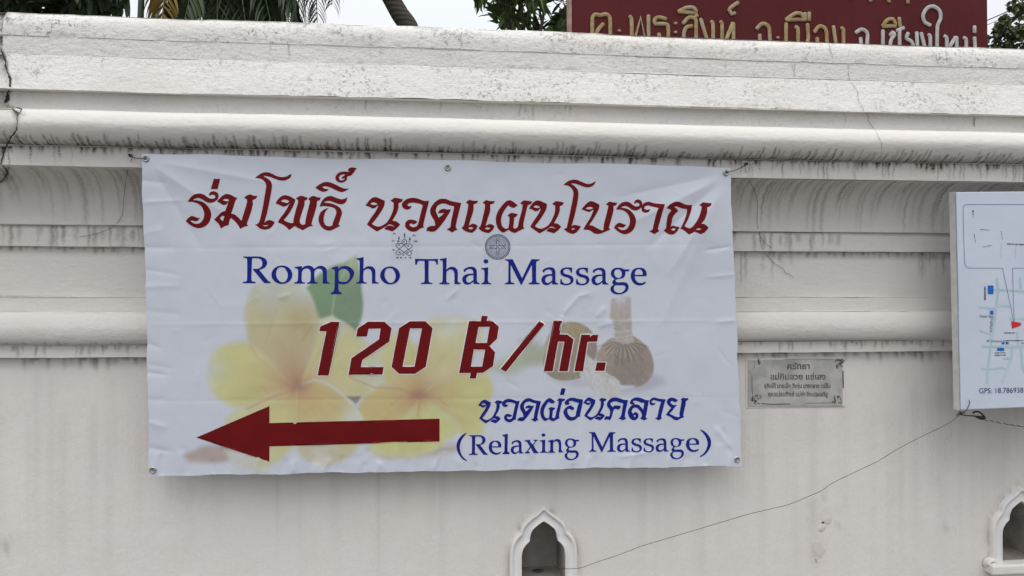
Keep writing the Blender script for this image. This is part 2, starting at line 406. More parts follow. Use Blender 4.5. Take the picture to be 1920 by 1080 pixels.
for idx, (nme, rows) in enumerate(PARTS):
    rows = np.array(rows); nr, nc = len(rows), len(XF)
    arc = np.concatenate([[0], np.cumsum(np.hypot(*np.diff(rows, axis=0).T))]); tot = arc[-1]
    v = tot - arc                                     # metres down from the top edge
    X = np.repeat(XF[None], nr, 0); p = np.repeat(rows[:, :1], nc, 1); z = np.repeat(rows[:, 1:], nc, 1)
    vv = np.repeat(arc[:, None], nc, 1)
    upper = idx >= 8
    p = p + wob(X, vv * (0.3 if upper else 1), 11 if upper else idx + 3, 0.0032 if upper else 0.0024)
    z = z + (fbm(X * 1.1 + 5, X * 0 + 1.7, 9) - 0.5) * (0.013 if upper else 0.009) + (fbm(X * 6, X * 0 + 2, 21) - 0.5) * (0.006 if upper else 0.003) + (fbm(X * 11 + idx * 3, X * 0 + idx, 22) - 0.5) * 0.0018
    if idx >= 9:                                      # chipped, hand-run arrises
        ch = np.clip(fbm(X * 26 + idx, X * 0 + idx, 77, 3) - 0.62, 0, 1) * 0.018
        ed = np.exp(-(vv / (tot * 0.10)) ** 2)
        p = p - ch * ed
    jx = crack_x(z); left = sstep(0.002, -0.002, X - jx) * sstep(e_cb[1] + 0.03, e_cb[1] + 0.09, z)
    p = p - 0.016 * left
    S = np.zeros((nr, nc)); G = np.zeros((nr, nc)); Pt = np.zeros((nr, nc))
    if idx == 0:
        drips(S, XF, v, spaced(0.019, rs, 0.75, 5), -0.004, 0.036, 0.0048, 0.60)
    elif idx == 1:
        S += (0.10 * sstep(0.55, 0.95, v / tot))[:, None] * (0.4 + 0.9 * fbm(XF * 9, XF * 0, 3))[None]
        drips(S, XF, v, spaced(0.03, rs, 0.5, 6), tot - 0.02, 0.03, 0.006, 0.5)
    elif idx == 2:
        S += 0.05 * fbm(X * 12, vv * 30, 8)
        S += (0.22 * np.exp(-(arc / 0.004) ** 2))[:, None] * sstep(0.5, 0.66, fbm(XF * 5, XF * 0, 31))[None]
    elif idx == 3:
        S += (0.40 * np.exp(-(arc / 0.0035) ** 2))[:, None] * sstep(0.35, 0.6, fbm(XF * 4, XF * 0, 13))[None]
        drips(S, XF, v, clustered(80, xl, xr, rs, 4), -0.004, 0.10, 0.0050, 0.40)
        drips(S, XF, v, spaced(0.018, rs, 0.7, 12), -0.004, 0.024, 0.0060, 0.60)
        S += (0.12 * np.exp(-(arc / 0.022) ** 2))[:, None] * sstep(0.45, 0.7, fbm(XF * 6, XF * 0, 63))[None]
    elif idx == 4:
        drips(S, XF, v, spaced(0.022, rs, 0.85, 21), -0.006, 0.09, 0.0065, 0.50)
        S += (0.35 * np.exp(-(v / 0.006) ** 2))[:, None] * sstep(0.35, 0.62, fbm(XF * 7, XF * 0, 15))[None]
        S += (0.25 * np.exp(-(arc / 0.003) ** 2))[:, None] * sstep(0.45, 0.62, fbm(XF * 9, XF * 0, 17))[None]
    elif idx == 5:
        drips(S, XF, v, spaced(0.026, rs, 0.95, 33), -0.01, 0.27, 0.0062, 0.34)
        drips(S, XF, v, RUN[(RUN > 0.85) & (rs.rand(len(RUN)) < 0.42)], -0.01, 0.19, 0.0036, 0.75, bead=0.45)
        S += (0.07 * np.exp(-(v / 0.05) ** 2))[:, None] * (0.3 + fbm(XF * 5, XF * 0, 41))[None]
    elif idx == 6:
        drips(S, XF, v, RUN, -0.020, 0.040, 0.0048, 1.6, bead=0.25)
        sel = RUN[(rs.rand(len(RUN)) < np.where(RUN > 0.75, 0.55, 0.22))]
        drips(S, XF, v, sel, -0.014, 0.085, 0.0030, 0.85, bead=0.55)
    elif idx == 7:
        hanging(S, XF, v, RUN, tot - 0.062, tot + 0.003, 0.0040, 1.7)
        hanging(S, XF, v, np.arange(xl, xr, 0.0098) + rs.uniform(-.003, .003, len(np.arange(xl, xr, 0.0098))), tot - 0.040, tot + 0.003, 0.0036, 1.3)
        
        S += (0.15 * sstep(0.62, 0.95, v / tot))[:, None] * (0.4 + 0.9 * fbm(XF * 7, XF * 0, 45))[None]
        G += (0.55 * np.exp(-(v / 0.03) ** 2))[:, None]
    elif idx in (8, 10):
        G += 0.30
        drips(S, XF, v, clustered(10, xl, xr, rs, 60 + idx), 0.0, 0.05, 0.002, 0.55)
        S += (0.25 * np.exp(-(v / 0.002) ** 2))[:, None] * sstep(0.4, 0.6, fbm(XF * 6, XF * 0, 19 + idx))[None]
    elif idx in (9, 11):
        G += 0.85 if idx == 9 else 1.0
    if nme == 'coping':
        for cx, cz, w in ((640, 65, 34), (700, 62, 20), (855, 62, 40), (1040, 70, 45), (1150, 85, 30), (1420, 90, 30), (1765, 108, 25), (20, 36, 25), (580, 52, 20)):
            q = surf(cx, cz); r = np.hypot((X - q[0]) / (w * 0.00165), (z - q[2]) / 0.022)
            S += 0.55 * np.exp(-r ** 2) * sstep(0.50, 0.66, vnoise(X * 190, vv * 190, 5) * 0.55 + vnoise(X * 80, vv * 80, 6) * 0.45)
        S += (0.40 * np.exp(-(v / 0.012) ** 2))[:, None] * sstep(0.52, 0.64, fbm(XF * 22, XF * 0, 91))[None] * sstep(0.4, 0.55, fbm(XF * 3, XF * 0, 92))[None]
    if idx in (9, 11, 7, 8, 10):                     # stray chips and spots
        for _ in range(0):
            cx, cv = rs.uniform(xl, xr), rs.uniform(0, tot * (0.5 if idx == 7 else 1)); w, h_ = rs.uniform(0.003, 0.009), rs.uniform(0.0015, 0.004)
            S += rs.uniform(0.25, 0.75) * np.exp(-((X - cx) / w) ** 2 - ((tot - vv - cv) / h_) ** 2)
    G += 1.2 * left; S = S + 0.25 * left * fbm(X * 30, vv * 30, 7)
    S += 0.55 * np.exp(-((X - jx) / 0.02) ** 2) * sstep(e_cb[1] + 0.03, e_cb[1] + 0.09, z) * sstep(0.45, 0.7, fbm(X * 40, vv * 40, 8))
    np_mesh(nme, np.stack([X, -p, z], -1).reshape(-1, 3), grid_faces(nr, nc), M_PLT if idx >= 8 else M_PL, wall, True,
            {'stain': np.clip(S, 0, 1).ravel(), 'grime': np.clip(G, 0, 1.5).ravel()})
# closing strips in the re-entrant steps, wall top, back
def strip(name, pts):
    V = []; F = []
    for p, z in pts: V += [(-6, -p, z), (7, -p, z)]
    for i in range(len(pts) - 1): F.append((2 * i, 2 * i + 1, 2 * i + 3, 2 * i + 2))
    return mesh_obj(name, V, F, M_PL, wall)
ends = [(r[0], r[-1]) for _, r in PARTS]
for (a, b), (c, d) in zip(ends[:-1], ends[1:]):
    strip('soffit', [(b[0] - 0.03, b[1] - 0.001), (b[0] + 0.0005, b[1] - 0.0005), (c[0] - 0.0005, c[1] + 0.0005), (c[0] - 0.03, c[1] + 0.001)])
strip('soffit', [(-0.01, e_f3b[1] + 0.0005), (e_f3b[0], e_f3b[1] + 0.0003)])
kt = e_kt
strip('wall_top', [(kt[0] + 0.004, kt[1] - 0.003), (kt[0] - 0.08, kt[1] + 0.012), (-0.55, kt[1] + 0.012), (-0.72, kt[1] - 0.02)])
strip('wall_back', [(-0.72, kt[1] - 0.02), (-0.70, 2.0), (-0.50, 1.9), (-0.50, -0.1)])

# ---- niches: positions and outline measured on the photo
NZ = 0.2776e-3
half_out = [(0, 190), (38, 232), (85, 275), (160, 325), (225, 378), (266, 432), (280, 498), (335, 545), (382, 620), (403, 705), (408, 800), (408, 1150)]
half_in = [(0, 375), (38, 398), (85, 432), (135, 478), (160, 540), (168, 612), (215, 655), (252, 715), (265, 800), (265, 1150)]
def niche_outline(h, grow=0.0):
    h = spline(h, 5, False, 35)
    hh = [(x * NZ, -(y - 190) * NZ) for x, y in h]
    left = [(-x, y) for x, y in hh[1:]][::-1]
    return np.array(left + hh)                        # from bottom-left over the apex to bottom-right
NO, NI = niche_outline(half_out), niche_outline(half_in)
N_DEPTH, N_PROUD = 0.17, 0.020
niche_at = []
for ax, ay in ((1020, 950), (1917, 914)):
    q = on_plane(float(ax), float(ay), -N_PROUD); niche_at.append((float(q[0]), float(q[2])))
niche_z = sum(q[1] for q in niche_at) / 2
# ---- flat wall face with the niche openings cut out
def wall_face():
    x0, x1, z0, z1 = -1.7, 2.75, 0.35, e_f3b[1]
    xs = np.arange(x0 + 0.012, x1, 0.012); zs = np.concatenate([np.arange(z0 + 0.025, z1 - 0.10, 0.025), np.arange(z1 - 0.10, z1 - 0.004, 0.006)])
    GX, GZ = np.meshgrid(xs, zs); px_, pz_ = GX.ravel(), GZ.ravel()
    holes = [NI * 1.0 + np.array((nx, nz_)) for nx, nz_ in niche_at]
    keep = np.ones(len(px_), bool)
    for h in holes: keep &= ~inside(h, px_, pz_) & (seg_dist(h, px_, pz_) > 0.004)
    verts = [(x0, z0), (x1, z0), (x1, z1), (x0, z1)]
    edges = [(0, 1), (1, 2), (2, 3), (3, 0)]
    for h in holes:
        o = len(verts); verts += [tuple(q) for q in h]; edges += [(o + i, o + (i + 1) % len(h)) for i in range(len(h))]
    verts += list(zip(px_[keep], pz_[keep]))
    vo, eo, fo, *_ = delaunay_2d_cdt([Vector(q) for q in verts], edges, [], 1, 1e-6)
    va = np.array([tuple(q) for q in vo]); fa = np.array([f for f in fo if len(f) == 3])
    c = va[fa].mean(1); ok = np.ones(len(fa), bool)
    for h in holes: ok &= ~inside(h, c[:, 0], c[:, 1])
    fa = fa[ok]
    X, Z = va[:, 0], va[:, 1]; v = z1 - Z
    pr = (fbm(X * 1.4, Z * 1.4, 71) - 0.5) * 0.006
    pr *= sstep(0, 0.02, v) * 1.0
    for nx, _ in niche_at: pr *= sstep(0.10, 0.22, np.hypot(X - nx, (Z - niche_z + 0.12)))
    S = np.zeros(len(X)); Pt = np.zeros(len(X)); r2 = np.random.RandomState(12)
    for x0_ in spaced(0.016, r2, 0.75, 51):
        w, ln, s = 0.0055 * r2.uniform(.6, 1.5), 0.032 * r2.uniform(.4, 1.8), 0.85 * r2.uniform(.3, 1.1)
        S = np.maximum(S, s * np.exp(-((X - x0_) / w) ** 2) * (1 - sstep(0.2 * ln, ln, v)))
    for x0_ in r2.uniform(xl, xr, 130):               # long pale streaks
        w, t0, ln, s = 0.008 * r2.uniform(.6, 2.6), r2.uniform(0, 0.25), r2.uniform(0.25, 0.9), 0.095 * r2.uniform(.3, 1.2)
        S = np.maximum(S, s * np.exp(-((X - x0_ - 0.006 * (v - t0)) / w) ** 2) * sstep(t0 - 0.05, t0 + 0.05, v) * (1 - sstep(t0 + 0.4 * ln, t0 + ln, v)))
    def blot(cx, cy, wx, wy, s, tex=0.0, arr=S):
        q = on_plane(float(cx), float(cy), 0.0); a = s * np.exp(-((X - q[0]) / (wx * .00178)) ** 2 - ((Z - q[2]) / (wy * .00178)) ** 2)
        if tex: a = a * sstep(0.35, 0.7, fbm(X * 55, Z * 40, int(cx)))
        arr += a
    for b in ((1546, 940, 5, 22, .4), (1546, 985, 10, 6, .35), (1543, 979, 4, 4, .9), (1520, 960, 12, 40, .13), (1570, 985, 5, 22, .3), (1530, 1040, 5, 16, .4),
              (1778, 985, 16, 10, .4), (1760, 940, 6, 40, .12), (1780, 830, 8, 90, .08), (560, 990, 5, 20, .06), (12, 1025, 6, 22, .4), (30, 1015, 20, 10, .2)): blot(*b, tex=1.0)
    for b in ((1535, 1035, 18, 26, .9), (1548, 968, 18, 14, .6)): blot(*b, arr=Pt)
    for nx, nz_ in niche_at:         # damp dirt along the niche frames
        d = seg_dist(NO + np.array((nx, nz_)), X, Z, False); outm = ~inside(NO + np.array((nx, nz_)), X, Z)
        S += outm * 0.55 * np.exp(-(d / 0.010) ** 1.3) * sstep(0.38, 0.68, fbm(X * 38, Z * 22, 9)); Pt += outm * 0.6 * np.exp(-(d / 0.03))
    np_mesh('wall_face', np.stack([X, -pr, Z], -1), fa, M_PLW, wall, True, {'stain': np.clip(S, 0, 1), 'patch': np.clip(Pt, 0, 1), 'grime': 0.12 + 0 * X})
    for nm, a in (('wall_face', (-6, 0, -0.05, x0, 0, z1)), ('wall_face', (x1, 0, -0.05, 7, 0, z1)), ('wall_face', (x0, 0, -0.05, x1, 0, z0))):
        mesh_obj(nm, [(a[0], 0, a[2]), (a[3], 0, a[2]), (a[3], 0, a[5]), (a[0], 0, a[5])], [(0, 1, 2, 3)], M_PLW, wall)
wall_face()
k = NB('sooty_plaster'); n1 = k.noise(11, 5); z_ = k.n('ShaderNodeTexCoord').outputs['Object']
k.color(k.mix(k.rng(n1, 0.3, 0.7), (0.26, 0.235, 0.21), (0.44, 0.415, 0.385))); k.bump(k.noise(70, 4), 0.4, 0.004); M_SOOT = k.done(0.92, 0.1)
k = NB('burnt_plaster'); n1 = k.noise(16, 5)
k.color(k.mix(k.rng(n1, 0.35, 0.65), (0.035, 0.033, 0.036), (0.17, 0.155, 0.145))); k.bump(k.noise(70, 4), 0.4, 0.004); M_BURN = k.done(0.95, 0.1)
def extr(outline, y0, y1):
    n = len(outline); V = [(x, y0, z) for x, z in outline] + [(x, y1, z) for x, z in outline]
    return V, [(i, i + 1, n + i + 1, n + i) for i in range(n - 1)]
def niche(nx, niche_z):
    def at(V): return [(x + nx, y, z + niche_z) for x, y, z in V]
    V, F = extr(NI, -0.004, N_DEPTH); n = len(NI)
    V += [(NI[-1][0], -0.004, NI[-1][1]), (NI[0][0], -0.004, NI[0][1]), (NI[0][0], N_DEPTH, NI[0][1]), (NI[-1][0], N_DEPTH, NI[-1][1])]
    F.append((len(V) - 4, len(V) - 3, len(V) - 2, len(V) - 1))
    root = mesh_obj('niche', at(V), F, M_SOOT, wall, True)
    tag(root, 'sooty pointed-arch lamp niche')
    V = [(x, N_DEPTH - 0.001, z) for x, z in NI]; F = [tuple(range(len(NI)))]
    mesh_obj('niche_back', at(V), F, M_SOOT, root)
    # moulded frame: cross-section steps from inner lip to outer bead
    def between(t): return NI + (NO - NI) * t
    # resample both outlines to the same count
    def resamp(o, m=90):
        s = np.concatenate([[0], np.cumsum(np.hypot(*np.diff(o, axis=0).T))]); s /= s[-1]
        return np.stack([np.interp(np.linspace(0, 1, m), s, o[:, i]) for i in (0, 1)], -1)
    A, B = resamp(NI), resamp(NO)
    prof = [(0.0, 0.003), (0.0, -0.012), (0.04, -0.0165), (0.10, -0.0165), (0.14, -0.0125), (0.50, -0.0135), (0.74, -0.014), (0.79, -0.020), (0.93, -0.021), (1.0, -0.016), (1.02, 0.004)]
    V = []; F = []; m = len(A)
    for t, y in prof: V += [(a[0] + (b[0] - a[0]) * t, y, a[1] + (b[1] - a[1]) * t) for a, b in zip(A, B)]
    for j in range(len(prof) - 1):
        F += [(j * m + i, j * m + i + 1, (j + 1) * m + i + 1, (j + 1) * m + i) for i in range(m - 1)]
    fr = mesh_obj('niche_frame', at(V), F, M_NPAINT, root, True)
    zb = NI[0][1]
    V, F = box_data(-0.135, 0.135, -0.045, 0.01, zb - 0.035, zb + 0.0015)
    sl = mesh_obj('niche_sill', at(V), F, M_PL, root); bevel(sl, 0.008, 3)
    V, F = box_data(-0.11, 0.11, -0.03, 0.01, zb - 0.075, zb - 0.036); bevel(mesh_obj('niche_sill', at(V), F, M_PL, root), 0.01, 3)
    for s in (-1, 1):                                 # scroll at each foot of the frame
        pts = []; rad = []
        for i in range(40):
            u = i / 39; th = u * 2.6 * math.pi; r = 0.019 * (1 - 0.78 * u)
            pts.append((nx + s * (0.118 + r * math.cos(th) * 1.0), -0.022 - 0.010 * u, niche_z + zb - 0.004 + r * math.sin(th))); rad.append(0.0075 * (1 - 0.35 * u))
        V1, F1 = tube_data(pts, rad, 8)
        V2, F2 = tube_data([(nx + s * 0.118, 0.0, niche_z + zb - 0.004), (nx + s * 0.118, -0.02, niche_z + zb - 0.004)], [0.024, 0.021], 16)
        V3, F3 = tube_data([(nx + s * (0.112 + 0.03), -0.012, niche_z + zb + 0.014), (nx + s * 0.130, -0.016, niche_z + zb + 0.040), (nx + s * 0.116, -0.012, niche_z + zb + 0.075), (nx + s * 0.114, -0.006, niche_z + zb + 0.10)], [0.009, 0.011, 0.008, 0.003], 8)
        V, F = join_data([(V1, F1), (V2, F2)])
        mesh_obj('scroll', V, F, M_PL, root, True)
    # burnt residue of candles on the niche floor
    V = []; F = []
    for i in range(14):
        a = 2 * math.pi * i / 14; V.append((0.020 * math.cos(a) * (1 + .2 * math.sin(3 * a)), 0.12 + 0.016 * math.sin(a), zb + 0.0035))
    V.append((0, 0.12, zb + 0.010)); F = [(i, (i + 1) % 14, 14) for i in range(14)]
    mesh_obj('burnt_wax', at(V), F, M_BURN, root, True)
for nx, nz_ in niche_at: niche(nx, nz_)

# ---- cracks: narrow dark ribbons laid on the surface, standing in for shaded fissures
def crack(pix, w, name='crack', jag=1.2, seed=1, mat=None):
    r = np.random.RandomState(seed); path = []
    for (x0, y0), (x1, y1) in zip(pix[:-1], pix[1:]):
        m = max(2, int(math.hypot(x1 - x0, y1 - y0) / 4))
        for t in np.arange(m) / m: path.append((x0 + (x1 - x0) * t + r.uniform(-jag, jag), y0 + (y1 - y0) * t + r.uniform(-jag, jag) * 0.4))
    path.append(pix[-1])
    V = []; F = []
    for i, (x, y) in enumerate(path):
        a = path[max(i - 1, 0)]; b = path[min(i + 1, len(path) - 1)]; tx, ty = b[0] - a[0], b[1] - a[1]; l = math.hypot(tx, ty) + 1e-6
        ww = w * (0.45 + 0.9 * r.rand()) * (0.3 if i in (0, len(path) - 1) else 1)
        for s in (-1, 1): V.append(surf(x - ty / l * ww * s * 0.5, y + tx / l * ww * s * 0.5, 0.0042))
        if i: F.append((2 * i - 2, 2 * i - 1, 2 * i + 1, 2 * i))
    return mesh_obj(name, V, F, mat or M_CRACK, wall)
M_TAN = plaster('repair_mortar', tint=(0.66, 0.615, 0.57), rough=.6, brk=.2)
def repair_or_hole(cx, cy, rx, ry, seed, t=.003, mat=None):
    r = np.random.RandomState(seed); n = 26; q = on_plane(float(cx), float(cy), 0.0); V = []; F = []
    w = 1 + .22 * np.sin(np.arange(n) * 2 * math.pi / n * 2 + seed) + r.uniform(-.12, .12, n)
    for f, y in ((1.0, .001), (.85, -t * .6), (.5, -t)): V += [(q[0] + f * w[i] * rx * .00178 * math.cos(2 * math.pi * i / n), y - .0005 * r.rand(), q[2] + f * w[i] * ry * .00178 * math.sin(2 * math.pi * i / n)) for i in range(n)]
    V.append((q[0], -t * 1.1, q[2])); F = [(j * n + i, j * n + (i + 1) % n, (j + 1) * n + (i + 1) % n, (j + 1) * n + i) for j in (0, 1) for i in range(n)] + [(2 * n + i, 2 * n + (i + 1) % n, 3 * n) for i in range(n)]
    return mesh_obj('repair_patch_or_hole', V, F, mat or M_TAN, wall, True)
repair_or_hole(1533, 1028, 15, 20, 3, .0007); repair_or_hole(1552, 975, 11, 8, 5, .0009); repair_or_hole(1541, 990, 8, 7, 6, .0018)
repair_or_hole(1543, 979.5, 2.4, 2.2, 8, .0025, M_CRACK); repair_or_hole(1530, 1051, 1.0, 5, 9, .0012, M_HAIR)  # near-black dot stands in for the shade inside a screw hole
crack([(3, 95), (10, 113), (12, 133), (20, 148), (19, 157), (13, 180), (9, 193)], 3.2, seed=2)
crack([(9, 193), (13, 186), (15, 176)], 7.0, seed=7)
crack([(22, 203), (34, 213), (32, 228), (32, 243), (17, 262), (7, 287), (2, 307), (14, 322), (13, 328), (1, 341)], 2.6, seed=3)
crack([(34, 213), (40, 205), (28, 200)], 1.6, seed=4)
crack([(1591, 118), (1592, 148), (1608, 170), (1610, 186), (1620, 207), (1627, 216), (1630, 230), (1643, 247), (1653, 267), (1653, 290), (1645, 312)], 0.75, jag=.8, seed=5, mat=M_HAIR)
crack([(1553, 80), (1558, 95), (1562, 110)], 0.7, jag=.5, seed=6, mat=M_HAIR)
crack([(1827, 219), (1827, 238)], 1.5, seed=8)

# ================================================================== BANNER
BY = -0.205                                           # the sheet hangs from the fascia, clear of the wall
TL, TR, BR, BL = (267, 287.5), (1368.5, 314), (1390.5, 873), (280, 893)
KPX = 2.3 / 1407                                      # metres per photo pixel on the banner
rb = np.random.RandomState(21)
CREASES = []                                          # (x0,y0,x1,y1, height m, sigma px)
for x, a in ((545, .0011), (838, .0013), (1076, -.0009), (1215, .0007), (409, -.0008), (690, -.0007)): CREASES.append((x, 280, x + 10, 900, a, 3.2))
for y, a in ((462, -.0007), (605, .0009), (748, -.0007)): CREASES.append((255, y + 4, 1400, y - 4, a, 3.2))
for i in range(13):                                   # gathers along the left hem
    y = 350 + i * 40 + rb.uniform(-14, 14); CREASES.append((262, y, 300 + rb.uniform(0, 50), y + rb.uniform(-16, 16), rb.choice((-1, 1)) * rb.uniform(.0008, .0020), rb.uniform(4, 8)))
for x0, y0, x1, y1, a, s in ((1352, 335, 1180, 420, .0040, 13), (1356, 350, 1250, 520, .0045, 16), (1340, 330, 1150, 372, -.0026, 12), (1350, 360, 1225, 640, .0030, 20), (1345, 345, 1210, 470, -.0028, 9),
                             (290, 312, 420, 400, .0036, 15), (290, 320, 380, 470, -.0030, 14), (300, 305, 520, 345, .0022, 10), (1372, 842, 1340, 800, .003, 6), (1366, 850, 1355, 800, -.003, 5),
                             (1088, 552, 1055, 590, .0026, 4), (1055, 590, 1050, 615, .0026, 4), (1105, 550, 1085, 556, .0022, 4), (1135, 575, 1118, 596, .0022, 5), (1150, 605, 1120, 612, .0022, 4),
                             (860, 540, 835, 565, .0018, 4), (848, 520, 850, 560, .0016, 4), (520, 560, 545, 552, .0016, 4), (640, 480, 660, 640, .0010, 5),
                             (825, 850, 812, 885, .0030, 5), (620, 860, 600, 890, .002, 6), (1160, 857, 1230, 846, .0022, 4), (1320, 470, 1372, 462, -.0022, 3), (1325, 520, 1385, 514, .0014, 3), (1340, 605, 1382, 600, .0016, 4)):
    CREASES.append((x0, y0, x1, y1, a, s))
for i in range(90):
    x, y = rb.uniform(280, 1380), rb.uniform(300, 880); th = rb.uniform(0, math.pi); l = rb.uniform(12, 46)
    CREASES.append((x, y, x + l * math.cos(th), y + l * math.sin(th), rb.choice((-1, 1)) * rb.uniform(.0003, .0010), rb.uniform(2.6, 6)))
for i in range(46):                                   # rippled bottom hem
    x = 285 + i * 24 + rb.uniform(-8, 8); CREASES.append((x, 893 - rb.uniform(0, 6), x + rb.uniform(-5, 14), 870 - rb.uniform(0, 42), rb.choice((-1, 1)) * rb.uniform(.0008, .0024), rb.uniform(4, 9)))
def relief(x, y):
    """height of the vinyl towards the street, metres; x, y photo pixels"""
    w = 0.010 * (fbm(x / 330 + 3.1, y / 240 + 1.7, 5, 2) - 0.5) + 0.0045 * (fbm(x / 85, y / 110, 8, 3) - 0.5)
    w = w + 0.0008 * (fbm(x / 22, y / 26, 15, 2) - 0.5)
    for x0, y0, x1, y1, a, s in CREASES:
        vx, vy = x1 - x0, y1 - y0; l = vx * vx + vy * vy; m = (abs(vx) + abs(vy)) and 1
        box = (x > min(x0, x1) - 4 * s) & (x < max(x0, x1) + 4 * s) & (y > min(y0, y1) - 4 * s) & (y < max(y0, y1) + 4 * s)
        if not box.any(): continue
        xx, yy = x[box], y[box]
        t = ((xx - x0) * vx + (yy - y0) * vy) / l; tc = np.clip(t, 0, 1)
        d = np.hypot(xx - x0 - tc * vx, yy - y0 - tc * vy)
        w[box] += a * np.exp(-(d / s) ** 1.15) * np.clip(1.15 - 1.0 * np.abs(2 * tc - 1) ** 3, 0, 1)
    return w
B_LEAN = 0.115                                         # the weighted foot swings in towards the wall
def on_banner(x, y, off=0.0):
    x = np.asarray(x, float); y = np.asarray(y, float); d = ray(x, y)
    z0 = float(on_plane(830.0, 300.0, BY)[2])          # plane Y = BY + B_LEAN * (z0 - Z)
    t = (BY + B_LEAN * (z0 - CAM[2]) - CAM[1]) / (d[..., 1] + B_LEAN * d[..., 2])
    q = CAM + d * t[..., None]; q[..., 1] -= relief(x, y) * 1.2 + off
    return q
banner = tag(empty('vinyl_banner', tuple(P(830, 884, BY))), 'large white vinyl banner with red and blue massage advert hung on the wall', 'banner')

# ---- the printed photograph (frangipani and herbal compresses), as print colour on the sheet
def A1(pts): return [(330 + x / 2.635, 480 + y / 2.635) for x, y in pts]
def A2(pts): return [(1000 + x / 5.4, 550 + y / 5.4) for x, y in pts]
def srgb(c): return np.array([(v / 255 / 12.92) if v / 255 < 0.04045 else ((v / 255 + 0.055) / 1.055) ** 2.4 for v in c])
PAPER_PHOTO = srgb((163, 170, 186)); PAPER = np.array((0.655, 0.695, 0.785))
def ink(*c): return (np.clip(srgb(c) / PAPER_PHOTO, 0, 1)) * PAPER
def paint(x, y):
    C = np.repeat(PAPER[None], len(x), 0)
    nz = fbm(x / 26, y / 26, 33)
    def lay(col, a):
        nonlocal C
        col = np.asarray(col)
        if col.ndim == 1: col = col[None]
        C = C * (1 - a[:, None]) + col * a[:, None]
    def poly(pts, soft, col, amax=1.0, shade=None, vein=None):
        pts = spline(pts, 4); b = (x > pts[:, 0].min() - soft * 2) & (x < pts[:, 0].max() + soft * 2) & (y > pts[:, 1].min() - soft * 2) & (y < pts[:, 1].max() + soft * 2)
        a = np.zeros(len(x)); xx, yy = x[b], y[b]
        d = seg_dist(pts, xx, yy); d = np.where(inside(pts, xx, yy), d, -d) + (4.0 if vein is not None else 0)
        a[b] = sstep(-soft * 1.5, soft * 1.5, d + (nz[b] - .5) * soft * 1.6) * amax
        cc = np.repeat(ink(*col)[None], len(x), 0)
        if shade is not None:
            for (cx, cy), rad, c2, s2 in shade:
                f = (np.exp(-((x - cx) ** 2 + (y - cy) ** 2) / rad ** 2) * s2)[:, None]; cc = cc * (1 - f) + ink(*c2)[None] * f
        if shade is not None and vein is not None:
            th = np.arctan2(y - vein[1], x - vein[0]); rr_ = np.hypot(x - vein[0], y - vein[1])
            cc = cc * (0.93 + 0.14 * fbm(th * 7 + 20, rr_ / 70, 61, 3))[:, None]
            f = np.zeros(len(x)); f[b] = np.exp(-(d / 11.0) ** 2) * .28 * sstep(18, 60, rr_[b]); cc = cc * (1 - f[:, None]) + ink(174, 176, 168)[None] * f[:, None]
            f = (np.exp(-(rr_ / 85) ** 2) * .22 * (.4 + fbm(th * 11 + 5, rr_ / 90, 67, 2)))[:, None]; cc = cc * (1 - f) + ink(150, 116, 84)[None] * f
        cc = cc * (0.94 + 0.12 * nz[:, None])
        if shade is not None and vein is None and pts[:, 0].min() > 1000: cc = cc * (0.80 + 0.40 * fbm(x / 2.6, y / 7.5, 73, 3))[:, None]
        lay(cc, a)
    def line(pts, w, col, amax):
        pts = np.array(pts, float); b = (x > pts[:, 0].min() - 9) & (x < pts[:, 0].max() + 9) & (y > pts[:, 1].min() - 9) & (y < pts[:, 1].max() + 9)
        a = np.zeros(len(x)); a[b] = np.exp(-(seg_dist(pts, x[b], y[b], False) / w) ** 2) * amax; lay(ink(*col), a)
    c1 = A1([(600, 640)])[0]; c2 = A1([(1200, 685)])[0]
    def near(c, r, col, s): return (c, r, col, s)
    for x0, y0, x1, y1 in ((733, 438, 787, 488), (906, 438, 960, 488)): lay(PAPER * .93, ((x > x0) & (x < x1) & (y > y0) & (y < y1)) * .8)
    # branch, blurred
    poly(A1([(30, 985), (110, 945), (230, 935), (300, 975), (240, 1015), (60, 1022)]), 5, (140, 125, 120), .85)
    poly(A1([(940, 950), (1100, 945), (1340, 930), (1400, 950), (1300, 985), (1050, 1000)]), 7, (142, 130, 118), .8)
    poly(A1([(1540, 560), (1640, 500), (1760, 430), (1860, 470), (1860, 530), (1760, 540), (1640, 580)]), 8, (140, 150, 128), .85)
    poly(A1([(1700, 430), (1800, 420), (1860, 470), (1800, 540), (1720, 530)]), 8, (120, 128, 112), .5)
    # leaf
    poly(A1([(893, -5), (908, 70), (922, 180), (918, 300), (885, 385), (820, 330), (760, 305), (700, 325), (690, 290), (675, 230), (642, 160), (700, 100), (760, 55), (830, 30)]), 2.6, (92, 114, 90), .98, [(A1([(700, 180)])[0], 40, (98, 128, 92), .7), (A1([(880, 30)])[0], 30, (150, 165, 135), .6)])
    line(A1([(880, 10), (790, 150), (770, 300)]), 2.2, (140, 155, 138), .5)
    for c_, r_ in ((c1, 30), (c2, 26)): lay(ink(152, 128, 98), np.exp(-(((x - c_[0]) ** 2 + (y - c_[1]) ** 2) / r_ ** 2) ** 2) * .95)
    # second flower
    poly(A1([(1235, 330), (1300, 305), (1400, 308), (1500, 330), (1500, 430), (1420, 540), (1230, 660), (1200, 560), (1220, 420)]), 5, (164, 160, 112), .9, [near(A1([(1350, 320)])[0], 36, (160, 165, 160), .9), near(c2, 40, (146, 112, 88), .8)], vein=c2)
    poly(A1([(975, 500), (1020, 410), (1100, 395), (1180, 440), (1235, 560), (1200, 665), (1090, 650), (1010, 600)]), 5, (164, 163, 106), .95, [near(c2, 52, (150, 122, 92), .8), near(A1([(1000, 470)])[0], 22, (160, 165, 140), .8)], vein=c2)
